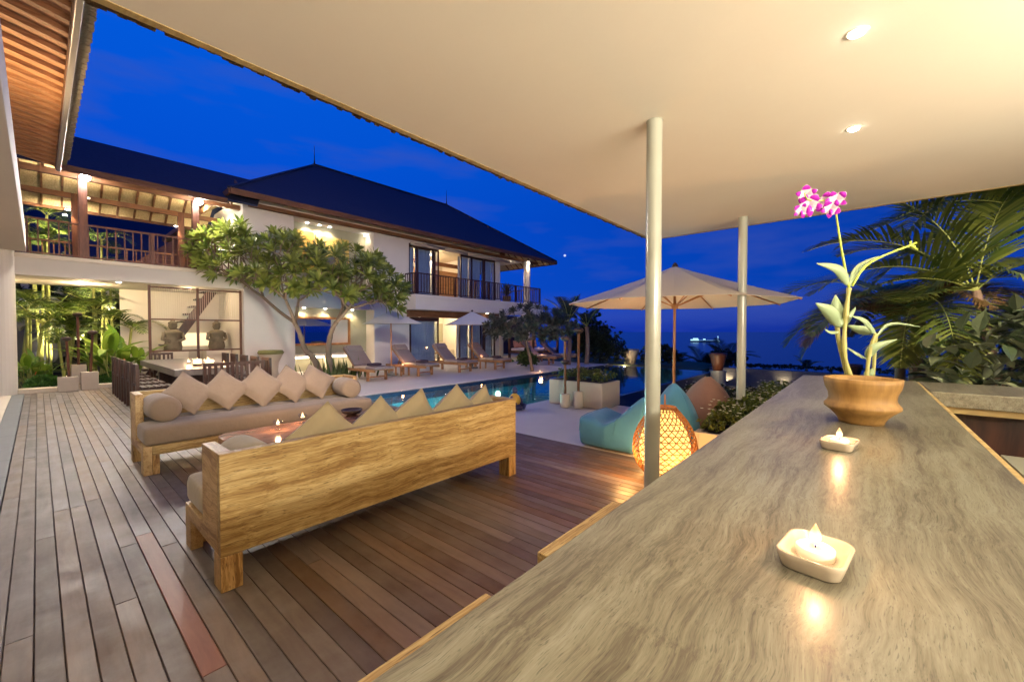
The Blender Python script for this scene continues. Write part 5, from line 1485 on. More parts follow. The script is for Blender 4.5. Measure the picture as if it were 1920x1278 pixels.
def tree(name, base, label, targets, trunk_pts, lm, tm, L=.26, W=.075, nleaf=22, r0=.11, grp=None, seed=1, tip_r=.018, flowers=0, per_tip=1):
    rr = random.Random(seed)
    t = thing(name, base, label, 'tree', grp)
    wood_ = MB(); leaves = MB()
    tips = []
    def grow(p, d, tg, r_, depth):
        if len(tg) == 1 or depth > 7:
            for q in tg:
                mid = p.lerp(q, .5) + Vector((0, 0, -.10 * (q - p).length))
                wood_.tube(cat([p, mid, q], 4), [r_*(1 - .12*i) if r_*(1-.12*i) > tip_r*.6 else tip_r*.6 for i in range(9)], 6)
                tips.append((q, (q - mid).normalized()))
            return
        # split into two groups along the widest axis
        c = sum(tg, Vector()) / len(tg)
        k = 2 if len(tg) < 12 else 3
        cs = rr.sample(tg, k)
        for _ in range(6):
            gs = [[] for _ in cs]
            for q in tg: gs[min(range(len(cs)), key=lambda i: (q - cs[i]).length)].append(q)
            gs = [g_ for g_ in gs if g_]; cs = [sum(g_, Vector())/len(g_) for g_ in gs]
        for g_, c_ in zip(gs, cs):
            f_ = .42 if len(g_) > 2 else .55
            node = p.lerp(c_, f_) + Vector((rr.uniform(-.06, .06), rr.uniform(-.06, .06), -.10*(c_-p).length*f_))
            rn = r_ * (len(g_)/len(tg))**.38
            rn = max(rn, tip_r)
            mid = p.lerp(node, .5) + Vector((rr.uniform(-.03, .03), rr.uniform(-.03, .03), -.03))
            wood_.tube(cat([p, mid, node], 4), [r_*.9 + (rn - r_*.9)*i/8 for i in range(9)], 7)
            grow(node, (node - p).normalized(), g_, rn, depth + 1)
    for pts, tg in zip(trunk_pts, targets):
        c = cat(pts, 5)
        wood_.tube(c, [r0*(1.25 - .55*i/len(c)) + .008*math.sin(i*2.1) for i in range(len(c))], 10)
        grow(c[-1], Vector((0, 0, 1)), tg, r0*.68, 0)
    wood_.build('trunk', tm, t, smooth=True)
    cc = sum([q for q, _ in tips], Vector())/len(tips)
    for q, d in tips:
        up = (d*.5 + (q - cc).normalized()*.6 + Vector((0, 0, .55)))
        for _ in range(per_tip):
            off = Vector((rr.uniform(-1, 1), rr.uniform(-1, 1), rr.uniform(-1, 1)))*(.0 if _ == 0 else .22)
            rosette(leaves, q + off, up, nleaf, L, W, rr)
    o = leaves.build('crown', lm, t); o['kind'] = 'stuff'
    return t, tips, cc
rr = random.Random(11)
TD = 12.6
tb_ = at(608, 712, TD); TBX, TBY = tb_.x, tb_.y
def crown_targets(cx, cy_, outline, n, depthr, seed, inner=.55):
    """outline: photo silhouette (px, top, bottom) turned into a real 3D crown around the trunk distance"""
    rr = random.Random(seed); out = []
    tries = 0
    while len(out) < n and tries < 20000:
        tries += 1
        px = rr.uniform(outline[0][0], outline[-1][0])
        for (a, t0, b0), (b, t1, b1) in zip(outline, outline[1:]):
            if a <= px <= b:
                f_ = (px - a)/(b - a); t_ = t0 + (t1-t0)*f_; bo = b0 + (b1-b0)*f_
        py = rr.uniform(t_, bo)
        w = 1 - abs((px - (outline[0][0]+outline[-1][0])/2) / ((outline[-1][0]-outline[0][0])/2))**2
        dd = rr.uniform(-1, 1)*depthr*math.sqrt(max(.05, w))
        q = at(px, py, TD + dd)
        if all((q - o_).length > .25 for o_ in out): out.append(q)
    return out
outl = [(360, 446, 470), (380, 438, 505), (420, 424, 525), (460, 410, 530), (500, 418, 535), (560, 442, 545), (610, 470, 555), (660, 462, 560), (700, 480, 565), (738, 512, 578), (755, 540, 585)]
tg = crown_targets(0, 0, outl, 185, 1.35, 4)
left = [q for q in tg if (q - at(560, 560, TD)).length < (q - at(650, 560, TD)).length]
right = [q for q in tg if q not in left]
tree('frangipani_tree', (TBX, TBY, 0), 'large frangipani tree with two bending pale trunks in front of the villa wall', [left, right],
     [[at(603, 714, TD), at(597, 690, TD), at(585, 668, TD), at(572, 655, TD), at(562, 625, TD), at(553, 605, TD)],
      [at(622, 714, TD + .1), at(618, 680, TD + .1), at(616, 650, TD + .1), at(622, 620, TD + .1), at(632, 602, TD + .1)]],
     M['frangi'], M['trunk'], L=.37, W=.095, nleaf=20, r0=.085, seed=3, tip_r=.016, per_tip=1)
# snake plants around the trunks
sp = thing('snake_plants', (TBX + .2, TBY - .1, 0), 'clump of upright snake plants round the frangipani trunks', 'plant')
b = MB(); rr = random.Random(8)
for k in range(90):
    x = TBX + rr.gauss(.35, .42); y = TBY + rr.gauss(.1, .22)
    b.leaf((x, y, 0), (rr.uniform(-.25, .25), rr.uniform(-.25, .25), 1), (rr.uniform(-1, 1), rr.uniform(-1, 1), 0), rr.uniform(.3, .8), .075, 0, shape=[.6, 1, .9, .6, 0], fold=.3)
o = b.build('leaf_clump', M['snake'], sp); o['kind'] = 'stuff'
for k, (x, y, r_) in enumerate(((6.0, 14.3, .17), (7.6, 14.2, .19))):
    tag(MB().lathe((x, y, 0), [(r_*.5, 0), (r_, r_*.5), (r_*.9, r_*1.0), (r_*.3, r_*1.3)], 12).build('white_boulder', M['soffit'], smooth=True), ['rounded white stone left of the snake plants', 'rounded white stone right of the snake plants'][k], 'stone')
# rattan stool by the wall
t = thing('woven_stool', (4.9, 14.5, 0), 'round woven stool with a mossy top against the villa wall', 'stool')
MB().lathe((4.9, 14.5, 0), [(.24, 0), (.20, .25), (.22, .5), (.33, .74), (.36, .80)], 22, capt=False).build('base', M['concrete_beige'], t, smooth=True)
MB().lathe((4.9, 14.5, .78), [(.35, 0), (.38, .05), (.34, .12), (.02, .13)], 22).build('seat', plain('moss_green', (.16, .15, .05), .9, noise=.3), t, smooth=True)

def frond(b, rachis, base, d, L, droop, nl=34, lw=.035, ll=.5, rr=rnd, side_droop=.5, rach_r=.012):
    """one palm frond: arching rachis, paired leaflets"""
    d = Vector(d).normalized(); p = Vector(base); pts = [p.copy()]; dirs = [d.copy()]
    n = nl
    for i in range(n):
        p = p + d * (L/n); d = (d + Vector((0, 0, -droop/n))).normalized()
        pts.append(p.copy()); dirs.append(d.copy())
    rachis.tube(pts[::3] + [pts[-1]], [rach_r*(1 - .8*k/(len(pts[::3]))) for k in range(len(pts[::3]) + 1)], 5, caps=False)
    for i in range(int(n*.15), n + 1):
        t_ = i/n; q = pts[i]; dd = dirs[i]
        s_ = dd.cross(Vector((0, 0, 1)))
        if s_.length < .05: s_ = dd.cross(Vector((1, 0, 0)))
        s_.normalize(); nrm = s_.cross(dd)
        l = ll*(math.sin(PI*min(1, .12 + .88*t_))**.6)*(1.0 if t_ < .9 else .8)*rr.uniform(.88, 1.08) + .05
        for sg in (-1, 1):
            ld = (s_*sg*.85 + dd*(.45 + .5*t_) + nrm*.25 + Vector((rr.uniform(-.05, .05), rr.uniform(-.05, .05), rr.uniform(-.05, .05)))).normalized()
            b.leaf(q, ld, nrm, l, lw, droop=side_droop, shape=[.5, 1.0, .6, 0.0])
def palm(name, base, label, trunk, crown, fronds, lm, tm, tr=.09, grp=None, rings=True, **kw):
    t = thing(name, base, label, 'palm', grp)
    c = cat(trunk, 6)
    MB().tube(c, [tr*(1.15 - .3*i/len(c))*(1 + (.05 if i % 2 else 0)) for i in range(len(c))], 12).build('trunk', tm, t, smooth=False)
    lb_ = MB(); rb_ = MB()
    for fr_ in fronds: frond(lb_, rb_, crown, **{**kw, **fr_})
    cr_ = lb_.build('crown', lm, t); cr_['kind'] = 'stuff'
    rb_.build('frond_stems', M['bamboo_stem'], t, smooth=True)['kind'] = 'stuff'
    return t
rr = random.Random(21)
# camera-right direction and forward direction on the ground, used to describe how fronds splay
RT = Vector((math.sin(AZ), -math.cos(AZ), 0)); FW = Vector((math.cos(AZ), math.sin(AZ), 0))
def dv(r_, f_, u_): return RT*r_ + FW*f_ + Vector((0, 0, u_))
# two ringed-trunk palms behind the side counter
def ring_palm(px, depth, crz, label, seed, nf, L, tr, lm, extra=()):
    rr = random.Random(seed)
    c = at(px, 600, depth); base = Vector((c.x, c.y, -.62)); crown = Vector((c.x, c.y, crz))
    fr_ = []
    for k in range(nf):
        a = 2*PI*k/nf + rr.uniform(-.2, .2)
        fr_.append(dict(d=(math.cos(a), math.sin(a), rr.uniform(.5, 1.5)), L=L*rr.uniform(.8, 1.1), droop=rr.uniform(1.4, 2.6), rr=rr))
    fr_ += list(extra)
    return palm('feather_palm', base, label, [base, base.lerp(crown, .5) + Vector((.03, 0, 0)), crown], crown, fr_, lm, M['palm_trunk'], tr, 'feather palms beyond the side counter', ll=.62, lw=.044, nl=42)
ring_palm(1722, 6.6, 1.75, 'feather palm with a thick ringed trunk just right of the orchid', 5, 13, 2.3, .10, M['palm'])
ring_palm(1690, 6.9, 1.60, 'feather palm with a thinner ringed trunk left of the thick one', 6, 9, 1.9, .07, M['palm_brown'])
c = at(1830, 545, 5.4); base = at(1905, 720, 5.0); base.z = -.4
ex = [dict(d=dv(-.9, -.1, .35), L=1.9, droop=.9), dict(d=dv(-.7, .2, .95), L=2.2, droop=1.5), dict(d=dv(-.35, .1, 1.3), L=2.3, droop=2.2), dict(d=dv(.3, .1, 1.3), L=2.0, droop=1.8),
      dict(d=dv(.8, .0, .8), L=1.8, droop=1.6), dict(d=dv(-.9, .1, .65), L=2.2, droop=1.4), dict(d=dv(-.3, .5, .9), L=1.8, droop=1.5), dict(d=dv(-.8, -.2, .05), L=1.3, droop=.4)]
palm('arching_palm', base, 'palm with a leaning smooth trunk and long arching yellow-green fronds at the right edge', [base, base.lerp(c, .5) + RT*.06, c], c, ex, M['palm'], M['palm_trunk'], .05, ll=.66, lw=.046, nl=42, rr=random.Random(4))
c = at(1990, 420, 5.6); base = Vector((c.x, c.y, -.5))
ex = [dict(d=dv(-1, 0, .55), L=2.6, droop=1.1), dict(d=dv(-.9, .3, .25), L=2.4, droop=1.2), dict(d=dv(-.6, -.1, .9), L=2.4, droop=1.5), dict(d=dv(-1, -.1, .9), L=2.8, droop=1.9), dict(d=dv(-.9, .1, -.1), L=2.0, droop=.9), dict(d=dv(-.5, .6, .3), L=2.2, droop=1.5), dict(d=dv(-.8, .5, .6), L=2.6, droop=1.3)]
palm('arching_palm', base, 'tall palm mostly outside the right edge, its fronds hanging under the canopy rim', [base, base.lerp(c, .5), c], c, ex, M['palm'], M['palm_trunk'], .09, ll=.70, lw=.048, nl=44, rr=random.Random(9))

# broad grey-green leaves at the right edge
bl = thing('broad_leaf_shrub', at(1860, 700, 5.2), 'shrub with broad overlapping grey-green leaves at the right edge below the palms', 'shrub')
b = MB(); rr = random.Random(31)
for k in range(520):
    px = rr.uniform(1735, 2010); py = rr.uniform(575, 740); 
    lim = 640 - (px - 1735)*.35
    if py < lim: continue
    p = at(px, py, 5.4 + rr.uniform(-.6, .6))
    b.leaf(p, dv(rr.uniform(-1, .3), rr.uniform(-.7, .3), rr.uniform(-.1, .75)), (rr.uniform(-.4, .4), rr.uniform(-.4, .4), 1), rr.uniform(.22, .36), rr.uniform(.11, .17), droop=.6, shape=[.15, .8, 1.0, .75, .35, 0], fold=.35)
b.build('leaves', M['broad'], bl, smooth=False)['kind'] = 'stuff'
b = MB()
for k in range(14):
    q = at(rr.uniform(1760, 1960), 700, 5.5); b.tube([(q.x, q.y, -.6), (q.x, q.y, .5), at(rr.uniform(1760, 1960), 640, 5.5)], .018, 5)
b.build('stems', M['trunk'], bl)

def shrub(name, x0, x1, y0, y1, z0, z1, n, label, flowers=0, lm=None, s=.05, grp=None, cat_='shrub', seed=0, petal=None):
    """small-leaved hedge: leaves spread through a lumpy volume with a skin of flowers"""
    rr = random.Random(seed + 100); b = MB(); f_ = MB()
    t = thing(name, ((x0+x1)/2, (y0+y1)/2, z0), label, cat_, grp)
    def topz(x, y): return z0 + (z1 - z0)*(.72 + .16*math.sin(x*9 + 1) + .12*math.sin(y*11 + x*5))
    for k in range(n):
        x = rr.uniform(x0, x1); y = rr.uniform(y0, y1); tz = topz(x, y)
        u = (x - (x0+x1)/2)/((x1-x0)/2); v = (y - (y0+y1)/2)/((y1-y0)/2)
        tz = z0 + (tz - z0)*(max(.15, 1 - .5*max(abs(u), abs(v))**4))
        z = z0 + (tz - z0)*rr.random()**.45
        rosette(b, Vector((x, y, z)), Vector((u*.5 + rr.uniform(-.4, .4), v*.5 + rr.uniform(-.4, .4), 1)), 6, s, s*.55, rr, (20, 80), .2)
    for k in range(flowers):
        x = rr.uniform(x0, x1); y = rr.uniform(y0, y1); tz = topz(x, y)
        z = z0 + (tz - z0)*rr.uniform(.75, 1.05)
        for q in range(5):
            a = 2*PI*q/5; f_.leaf((x, y, z + .01), (math.cos(a), math.sin(a), .35), (0, 0, 1), .024, .022, .1, shape=[.4, 1, .8, 0])
    b.build('foliage', lm or M['shrub'], t)['kind'] = 'stuff'
    if flowers: f_.build('flowers', petal or M['petal_white'], t)['kind'] = 'stuff'
    return t
shrub('flowering_shrub', 7.08, 7.74, 3.82, 4.98, .5, .78, 420, 'low green shrub with tiny white flowers growing in the pale planter', 60, seed=1)
shrub('flowering_shrub', 5.05, 6.0, .84, 1.46, .28, .72, 520, 'white-flowered yellow-green shrub at the foot of the far steel post', 110, grp='white-flowered shrubs by the bar', seed=2)
shrub('flowering_shrub', 6.05, 7.6, .82, 1.48, .28, .66, 700, 'white-flowered shrub beyond the far steel post along the counter', 120, grp='white-flowered shrubs by the bar', seed=3)
shrub('flowering_shrub', 7.65, 9.4, .84, 1.46, .28, .62, 600, 'farthest white-flowered shrub of the row along the counter', 90, grp='white-flowered shrubs by the bar', seed=4)
shrub('flowering_shrub', 7.95, 8.55, 1.0, 2.72, .26, .50, 600, 'dark green hedge with white flowers behind the brown bean bag', 110, lm=M['dark_leaf'], seed=5)
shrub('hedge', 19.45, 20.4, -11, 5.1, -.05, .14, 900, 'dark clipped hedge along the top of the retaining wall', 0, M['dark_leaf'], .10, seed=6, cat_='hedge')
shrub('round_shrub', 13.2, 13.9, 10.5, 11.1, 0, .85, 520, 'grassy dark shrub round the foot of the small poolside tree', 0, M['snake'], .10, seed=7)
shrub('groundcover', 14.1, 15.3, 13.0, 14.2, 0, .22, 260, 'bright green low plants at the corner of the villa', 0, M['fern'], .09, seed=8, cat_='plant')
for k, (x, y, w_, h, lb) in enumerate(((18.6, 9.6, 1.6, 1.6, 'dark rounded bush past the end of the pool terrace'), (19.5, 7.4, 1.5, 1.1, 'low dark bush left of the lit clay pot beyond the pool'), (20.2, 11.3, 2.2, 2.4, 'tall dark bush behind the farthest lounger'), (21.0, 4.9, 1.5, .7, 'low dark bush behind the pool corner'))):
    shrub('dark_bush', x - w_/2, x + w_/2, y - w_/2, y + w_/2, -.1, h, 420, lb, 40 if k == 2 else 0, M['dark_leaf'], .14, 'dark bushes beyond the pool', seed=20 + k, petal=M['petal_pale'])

# small tree on the pool terrace
TD = 15.6
tg = []
rr = random.Random(77)
while len(tg) < 110:
    u = rr.uniform(-1, 1); px = 995 + 82*u
    py = 612 + rr.uniform(-32, 26)*math.sqrt(1 - u*u) - 6 + 10*abs(u)
    q = at(px, py, TD + rr.uniform(-1.1, 1.1)*math.sqrt(1 - u*u))
    if all((q - o_).length > .2 for o_ in tg): tg.append(q)
bq = at(998, 700, TD)
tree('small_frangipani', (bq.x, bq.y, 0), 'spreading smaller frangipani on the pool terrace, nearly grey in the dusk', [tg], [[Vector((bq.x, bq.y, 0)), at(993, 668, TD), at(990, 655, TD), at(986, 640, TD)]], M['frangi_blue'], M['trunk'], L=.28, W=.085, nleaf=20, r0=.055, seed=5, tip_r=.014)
# oleander mass
shrub('oleander', 17.2, 18.9, 9.6, 11.2, 0, 2.7, 900, 'tall loose dark shrub with pink blossoms right of the small tree', 150, M['dark_leaf'], .17, seed=40, petal=plain('pink_petal', (.45, .12, .14), .7))

# palms in silhouette
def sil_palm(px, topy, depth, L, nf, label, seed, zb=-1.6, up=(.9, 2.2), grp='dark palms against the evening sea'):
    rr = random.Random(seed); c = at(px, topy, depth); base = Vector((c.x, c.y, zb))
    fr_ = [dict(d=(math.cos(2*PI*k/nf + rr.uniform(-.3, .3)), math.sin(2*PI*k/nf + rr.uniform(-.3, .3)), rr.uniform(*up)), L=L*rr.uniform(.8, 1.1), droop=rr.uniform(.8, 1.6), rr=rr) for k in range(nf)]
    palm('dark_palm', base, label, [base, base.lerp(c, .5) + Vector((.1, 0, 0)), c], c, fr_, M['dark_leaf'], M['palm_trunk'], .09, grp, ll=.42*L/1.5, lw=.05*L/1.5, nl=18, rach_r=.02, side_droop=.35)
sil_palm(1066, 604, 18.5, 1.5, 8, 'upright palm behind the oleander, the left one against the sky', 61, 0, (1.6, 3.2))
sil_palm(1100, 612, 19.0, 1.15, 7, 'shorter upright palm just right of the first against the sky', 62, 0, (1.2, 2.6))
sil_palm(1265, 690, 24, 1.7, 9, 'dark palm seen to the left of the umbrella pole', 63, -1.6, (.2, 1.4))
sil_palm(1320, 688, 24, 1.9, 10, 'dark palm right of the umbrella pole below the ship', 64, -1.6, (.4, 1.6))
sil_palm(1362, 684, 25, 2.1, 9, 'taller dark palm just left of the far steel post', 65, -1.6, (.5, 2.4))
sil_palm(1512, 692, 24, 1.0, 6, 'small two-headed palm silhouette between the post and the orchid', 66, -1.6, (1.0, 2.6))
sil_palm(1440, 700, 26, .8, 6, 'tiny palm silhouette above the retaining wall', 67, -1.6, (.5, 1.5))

# pots beyond the pool
for k, (px, py, d_, h, r_, lb) in enumerate(((1182, 682, 20.5, .75, .42, 'large lit clay pot on the far left pool corner'), (1346, 694, 15.5, .66, .30, 'large clay pot beyond the umbrella pole'), (1598, 716, 11.5, .5, .22, 'brown clay pot half hidden behind the orchid'))):
    q = at(px, py, d_); t = thing('clay_pot', (q.x, q.y, -.1 if k == 0 else -.66), lb, 'pot', 'clay pots beyond the pool')
    z0 = -.1 if k == 0 else -.66; top = q.z + h
    MB().lathe((q.x, q.y, z0), [(r_*.9, 0), (r_*.9, q.z - z0)], 16).build('pillar', M['stone_grey'], t)
    MB().lathe((q.x, q.y, q.z + .002), [(r_*.55, 0), (r_*.75, h*.4), (r_, h*.85), (r_*1.05, h), (r_*.9, h), (r_*.7, h*.6)], 20, capt=False).build('pot', M['red_wood'] if k else M['concrete_beige'], t, smooth=True)
    if k < 2: lamp('POINT', (q.x - .9, q.y - .1, q.z + .1), 14, WARM, .05, parent=t)

# ---- under the bridge garden
def cane_palm(x, y, h, label, seed, stems=5, lean=.25, L=1.1):
    rr = random.Random(seed); t = thing('cane_palm', (x, y, 0), label, 'palm', 'slender cane palms under and behind the walkway')
    st_ = MB(); lb_ = MB(); rb_ = MB()
    for s_ in range(stems):
        a = rr.uniform(0, 6.28); q = Vector((x + rr.uniform(-.18, .18), y + rr.uniform(-.18, .18), 0))
        hh = h*rr.uniform(.6, 1.05); top = q + Vector((math.cos(a)*lean*rr.random(), math.sin(a)*lean*rr.random(), hh))
        st_.tube(cat([q, q.lerp(top, .5) + Vector((0, 0, 0)), top], 4), [.035]*9, 8)
        for k in range(6):
            an = 2*PI*k/6 + rr.uniform(-.4, .4)
            frond(lb_, rb_, top, (math.cos(an), math.sin(an), rr.uniform(.5, 1.6)), L*rr.uniform(.7, 1.1), rr.uniform(1.2, 2.4), nl=14, lw=.05, ll=.36, rr=rr, side_droop=.6, rach_r=.010)
    st_.build('canes', M['bamboo_stem'], t, smooth=True); lb_.build('crown', M['palm_green'], t)['kind'] = 'stuff'; rb_.build('frond_stems', M['bamboo_stem'], t)['kind'] = 'stuff'
for k, (x, y, h, s_) in enumerate(((.0, 17.6, 2.6, 1), (.62, 18.2, 2.1, 5), (1.15, 18.8, 3.2, 3), (1.7, 17.9, 2.3, 2), (.2, 20.0, 5.6, 5), (1.6, 20.3, 4.6, 5), (-.3, 19.0, 2.4, 3))):
    cane_palm(x, y, h, ['single cane palm with a fan of leaves at the far left under the walkway', 'clump of leaning yellow canes left of the torches', 'tall straight cane palm behind the torches', 'cane palm beside the big-leaved plant', 'tall cane palm rising behind the railing on the left', 'tall cane palm rising behind the middle of the railing', 'short cane palm near the carved face'][k], 200 + k, stems=s_)
hl = thing('heliconia', (1.45, 16.5, 0), 'lush heliconia with large bright green paddle leaves beside the dining chairs', 'plant')
b = MB(); sm = MB(); rr = random.Random(55)
for k in range(44):
    x = 1.45 + rr.gauss(0, .28); y = 16.5 + rr.gauss(0, .22); h = rr.uniform(.25, .95)
    a = rr.uniform(0, 6.28); p = Vector((x, y, 0)); q = p + Vector((math.cos(a)*.15, math.sin(a)*.15, h))
    sm.tube([p, q], .014, 5)
    b.leaf(q, (math.cos(a), math.sin(a), rr.uniform(.5, 1.8)), (0, 0, 1), rr.uniform(.65, 1.1), rr.uniform(.16, .26), droop=rr.uniform(.5, 1.3), shape=[.2, .8, 1, .95, .65, 0], fold=.25)
b.build('leaves', M['banana'], hl, smooth=True)['kind'] = 'stuff'; sm.build('stems', M['bamboo_stem'], hl)
MB().tube([(1.62, 16.3, .5), (1.62, 16.28, .62), (1.63, 16.27, .78)], [.03, .04, .01], 6).build('flower', plain('orange_bract', (.8, .18, .03), .5), hl)
h2 = copy_tree(hl); h2.location = (-.15, 16.9, 0); h2.scale = (.6, .6, .6); h2['label'] = 'small paddle-leaved plant at the foot of the cream column'
shrub('fern_bed', -.2, .35, 15.9, 16.8, 0, .34, 320, 'bright green fern bed by the column under the walkway', 0, M['fern'], .11, seed=51, cat_='fern')
shrub('fern_bed', .95, 2.0, 15.8, 16.4, 0, .36, 420, 'bright green fern bed between the torches and the screen', 0, M['fern'], .11, seed=52, cat_='fern')
shrub('back_foliage', -2.2, 2.3, 21.9, 22.5, 0, 4.6, 1500, 'dense dark green foliage along the garden wall', 0, M['dark_leaf'], .24, seed=53, cat_='plants')
# neighbouring roof behind the walkway
nb_ = thing('rear_house', (5, 30, 0), 'dark roofed building behind the walkway with a brown gable', 'house')
box(-4, 7, 27, 33, 0, 4.6).build('wall', M['plaster'], nb_)
v = [(-5, 26, 4.5), (8, 26, 4.5), (8, 34, 4.5), (-5, 34, 4.5), (-2, 30, 7.6), (5, 30, 7.6)]
MB().add(v, [(0,1,5,4),(1,2,5),(2,3,4,5),(3,0,4),(3,2,1,0)]).build('roof', M['roof'], nb_)
v = [(2.6, 21.0), (4.4, 21.0), (4.4, 24.0)]
MB().add([(2.2, 20.2, 3.9), (4.4, 20.2, 3.9), (4.4, 22.5, 5.9), (4.4, 24.8, 3.9), (2.2, 24.8, 3.9)], [(0, 1, 2), (0, 2, 3, 4)]).build('side_roof', M['beam_wood'], nb_)

# daybed pavilion at the end of the terrace
dbx, dby = 17.6, 13.6
db = thing('daybed_pavilion', (dbx, dby, 0), 'small timber daybed with orange posts and pink cushions under the veranda end', 'daybed')
for a in (-1.1, 1.1):
    for b_ in (-.8, .8): MB().beam((dbx + a, dby + b_, 0), (dbx + a, dby + b_, 2.0), .1, .1, (0, 1, 0)).build('post', M['red_wood'], db)
box(dbx - 1.15, dbx + 1.15, dby - .85, dby + .85, .35, .48).build('platform', M['beam_wood'], db)
soft_box(dbx - 1.05, dbx + 1.05, dby - .75, dby + .75, .482, .62, .05).build('mattress', M['petal_pale'], db, smooth=True)
v = [(dbx-1.4, dby-1.1, 2.0), (dbx+1.4, dby-1.1, 2.0), (dbx+1.4, dby+1.1, 2.0), (dbx-1.4, dby+1.1, 2.0), (dbx, dby, 2.6)]
MB().add(v, [(0,1,4),(1,2,4),(2,3,4),(3,0,4),(3,2,1,0)]).build('roof', M['canvas'], db)
for k in range(5):
    pillow((dbx - .8 + .4*k, dby + .6, .84), 0, R(-15), 0, f'pink cushion on the daybed, {words_[k]} from the left', plain('pink_canvas', (.55, .25, .20), .9), .40, 'pink cushions on the daybed')
dk = tag(box(16.9, 23, 18.8, 19.0, 0, 2.6).build('timber_fence', M['dark_wood']), 'dark timber fence behind the daybed below the veranda', 'fence')
q = at(940, 640, 19.5)
tag(MB().tube([(q.x, q.y, 0), (q.x, q.y, 2.6)], .10, 10).build('lit_trunk', M['stone_cream'], smooth=True), 'slim lit pale trunk right of the villa corner', 'tree trunk')

# pebbled figure at the pool edge : seated wooden figurine
fgx, fgy = 6.02, 5.12
fg = thing('seated_figurine', (fgx, fgy, 0), 'small painted seated figurine in dark and yellow at the pool edge', 'figurine')
fy = plain('yellow_patch', (.6, .36, .05), .6); fb = plain('dark_blue_patch', (.03, .03, .09), .5)
MB().lathe((fgx, fgy, 0), [(.12, 0), (.14, .04), (.10, .10)], 14).build('seat', fb, fg, smooth=True)
MB().lathe((fgx, fgy, .10), [(.10, 0), (.12, .06), (.10, .14), (.06, .19), (.03, .21)], 14).build('torso', fy, fg, smooth=True)
MB().lathe((fgx, fgy, .30), [(.02, 0), (.055, .03), (.06, .07), (.045, .11), (.01, .14)], 12).build('head', fb, fg, smooth=True)
for s_ in (-1, 1):
    MB().tube([(fgx + s_*.09, fgy, .25), (fgx + s_*.15, fgy - .04, .17), (fgx + s_*.08, fgy - .12, .12)], [.03, .028, .022], 7).build('arm', fb, fg, smooth=True)
    MB().tube([(fgx + s_*.07, fgy - .02, .09), (fgx + s_*.15, fgy - .14, .07), (fgx + s_*.03, fgy - .20, .04)], [.05, .04, .03], 7).build('leg', fb, fg, smooth=True)

# veranda furniture and pot plant
vq = (17.3, 15.3, 3.1)
t = thing('veranda_plant', vq, 'potted plant on the upper veranda by the corner', 'plant')
MB().lathe(vq, [(.18, 0), (.25, .4), (.2, .4)], 12).build('pot', M['terracotta'], t)
b = MB(); rosette(b, Vector(vq) + Vector((0, 0, .4)), Vector((0, 0, 1)), 40, .8, .08, random.Random(2), (5, 60), .6); b.build('leaves', M['dark_leaf'], t)['kind'] = 'stuff'
# sofa and cushions in the lower room
t = thing('indoor_sofa', (14.2, 18.8, 0), 'cream sofa seen through the open ground-floor doorway', 'sofa')
box(12.2, 16.0, 18.3, 19.3, 0, .45).build('seat', M['soffit'], t); box(12.2, 16.0, 19.1, 19.4, .452, .85).build('backrest', M['soffit'], t)
for k in range(4):
    pillow((13.0 + .55*k, 18.95, .68), 0, R(-12), R(45), f'green cushion on the indoor sofa, {words_[k]} from the left', plain('green_canvas', (.22, .40, .12), .9), .42, 'green cushions indoors')
t = thing('indoor_table', (12.9, 17.0, 0), 'low orange wooden table inside the open doorway', 'table')
box(12.3, 13.5, 16.7, 17.3, .36, .42).build('top', M['pole_wood'], t); box(12.4, 12.5, 16.8, 17.2, 0, .359).build('leg', M['pole_wood'], t); box(13.3, 13.4, 16.8, 17.2, 0, .359).build('leg', M['pole_wood'], t)

# ship, far lights and moon
SD = 1640.0
q = at(1322, 640, SD)
sh = thing('cruise_ship', (q.x, q.y, -40), 'brightly lit white ship far out on the dark sea', 'ship')
ax = RT
def sbeam(a, b_, z0, z1, w_, n, m__): 
    c0 = Vector((q.x, q.y, 0)) + ax*a; c1 = Vector((q.x, q.y, 0)) + ax*b_
    MB().beam((c0.x, c0.y, (z0+z1)/2), (c1.x, c1.y, (z0+z1)/2), w_, z1 - z0).build(n, m__, sh)
se = emit('ship_lights', (.45, .85, 1.0), .9); shl = plain('ship_hull', (.1, .15, .22), .6)
sbeam(-58, 56, -40, -34, 14, 'hull', shl)
sbeam(-56, -28, -34, -29, 12, 'lit_deck', se); sbeam(-46, -30, -29, -24.5, 10, 'lit_deck', se); sbeam(-28, 52, -33.9, -32.4, 10, 'lit_rail', emit('ship_rail', (.3, .6, .9), .45))
sbeam(-6, 0, -32.3, -27, 8, 'lit_crane', se); sbeam(50, 53, -32.3, -16, 3, 'mast', emit('ship_mast', (.4, .7, .95), .6)); sbeam(52, 54, -38, -35.5, 15, 'bow_lamp', se)
for k, (px, py) in enumerate(((1484, 637), (1551, 636))):
    qq = at(px, py, 2600)
    tag(MB().lathe(qq, [(.1, -3.5), (4, 0), (.1, 3.5)], 8).build('boat_light', emit('boat_lamp', (.6, .7, 1), .8), origin=qq), ['faint boat light on the sea right of the far steel post', 'faint boat light on the sea beside the orchid leaves'][k], 'boat light', 'far boat lights')
qq = at(1059, 479, 20000)
tag(MB().lathe(qq, [(1, -60), (45, -40), (62, 0), (45, 40), (1, 60)], 14).build('moon', emit('moon_face', (.55, .60, .85), .8), origin=qq, smooth=True), 'tiny pale moon in the blue sky right of the villa roof', 'moon')

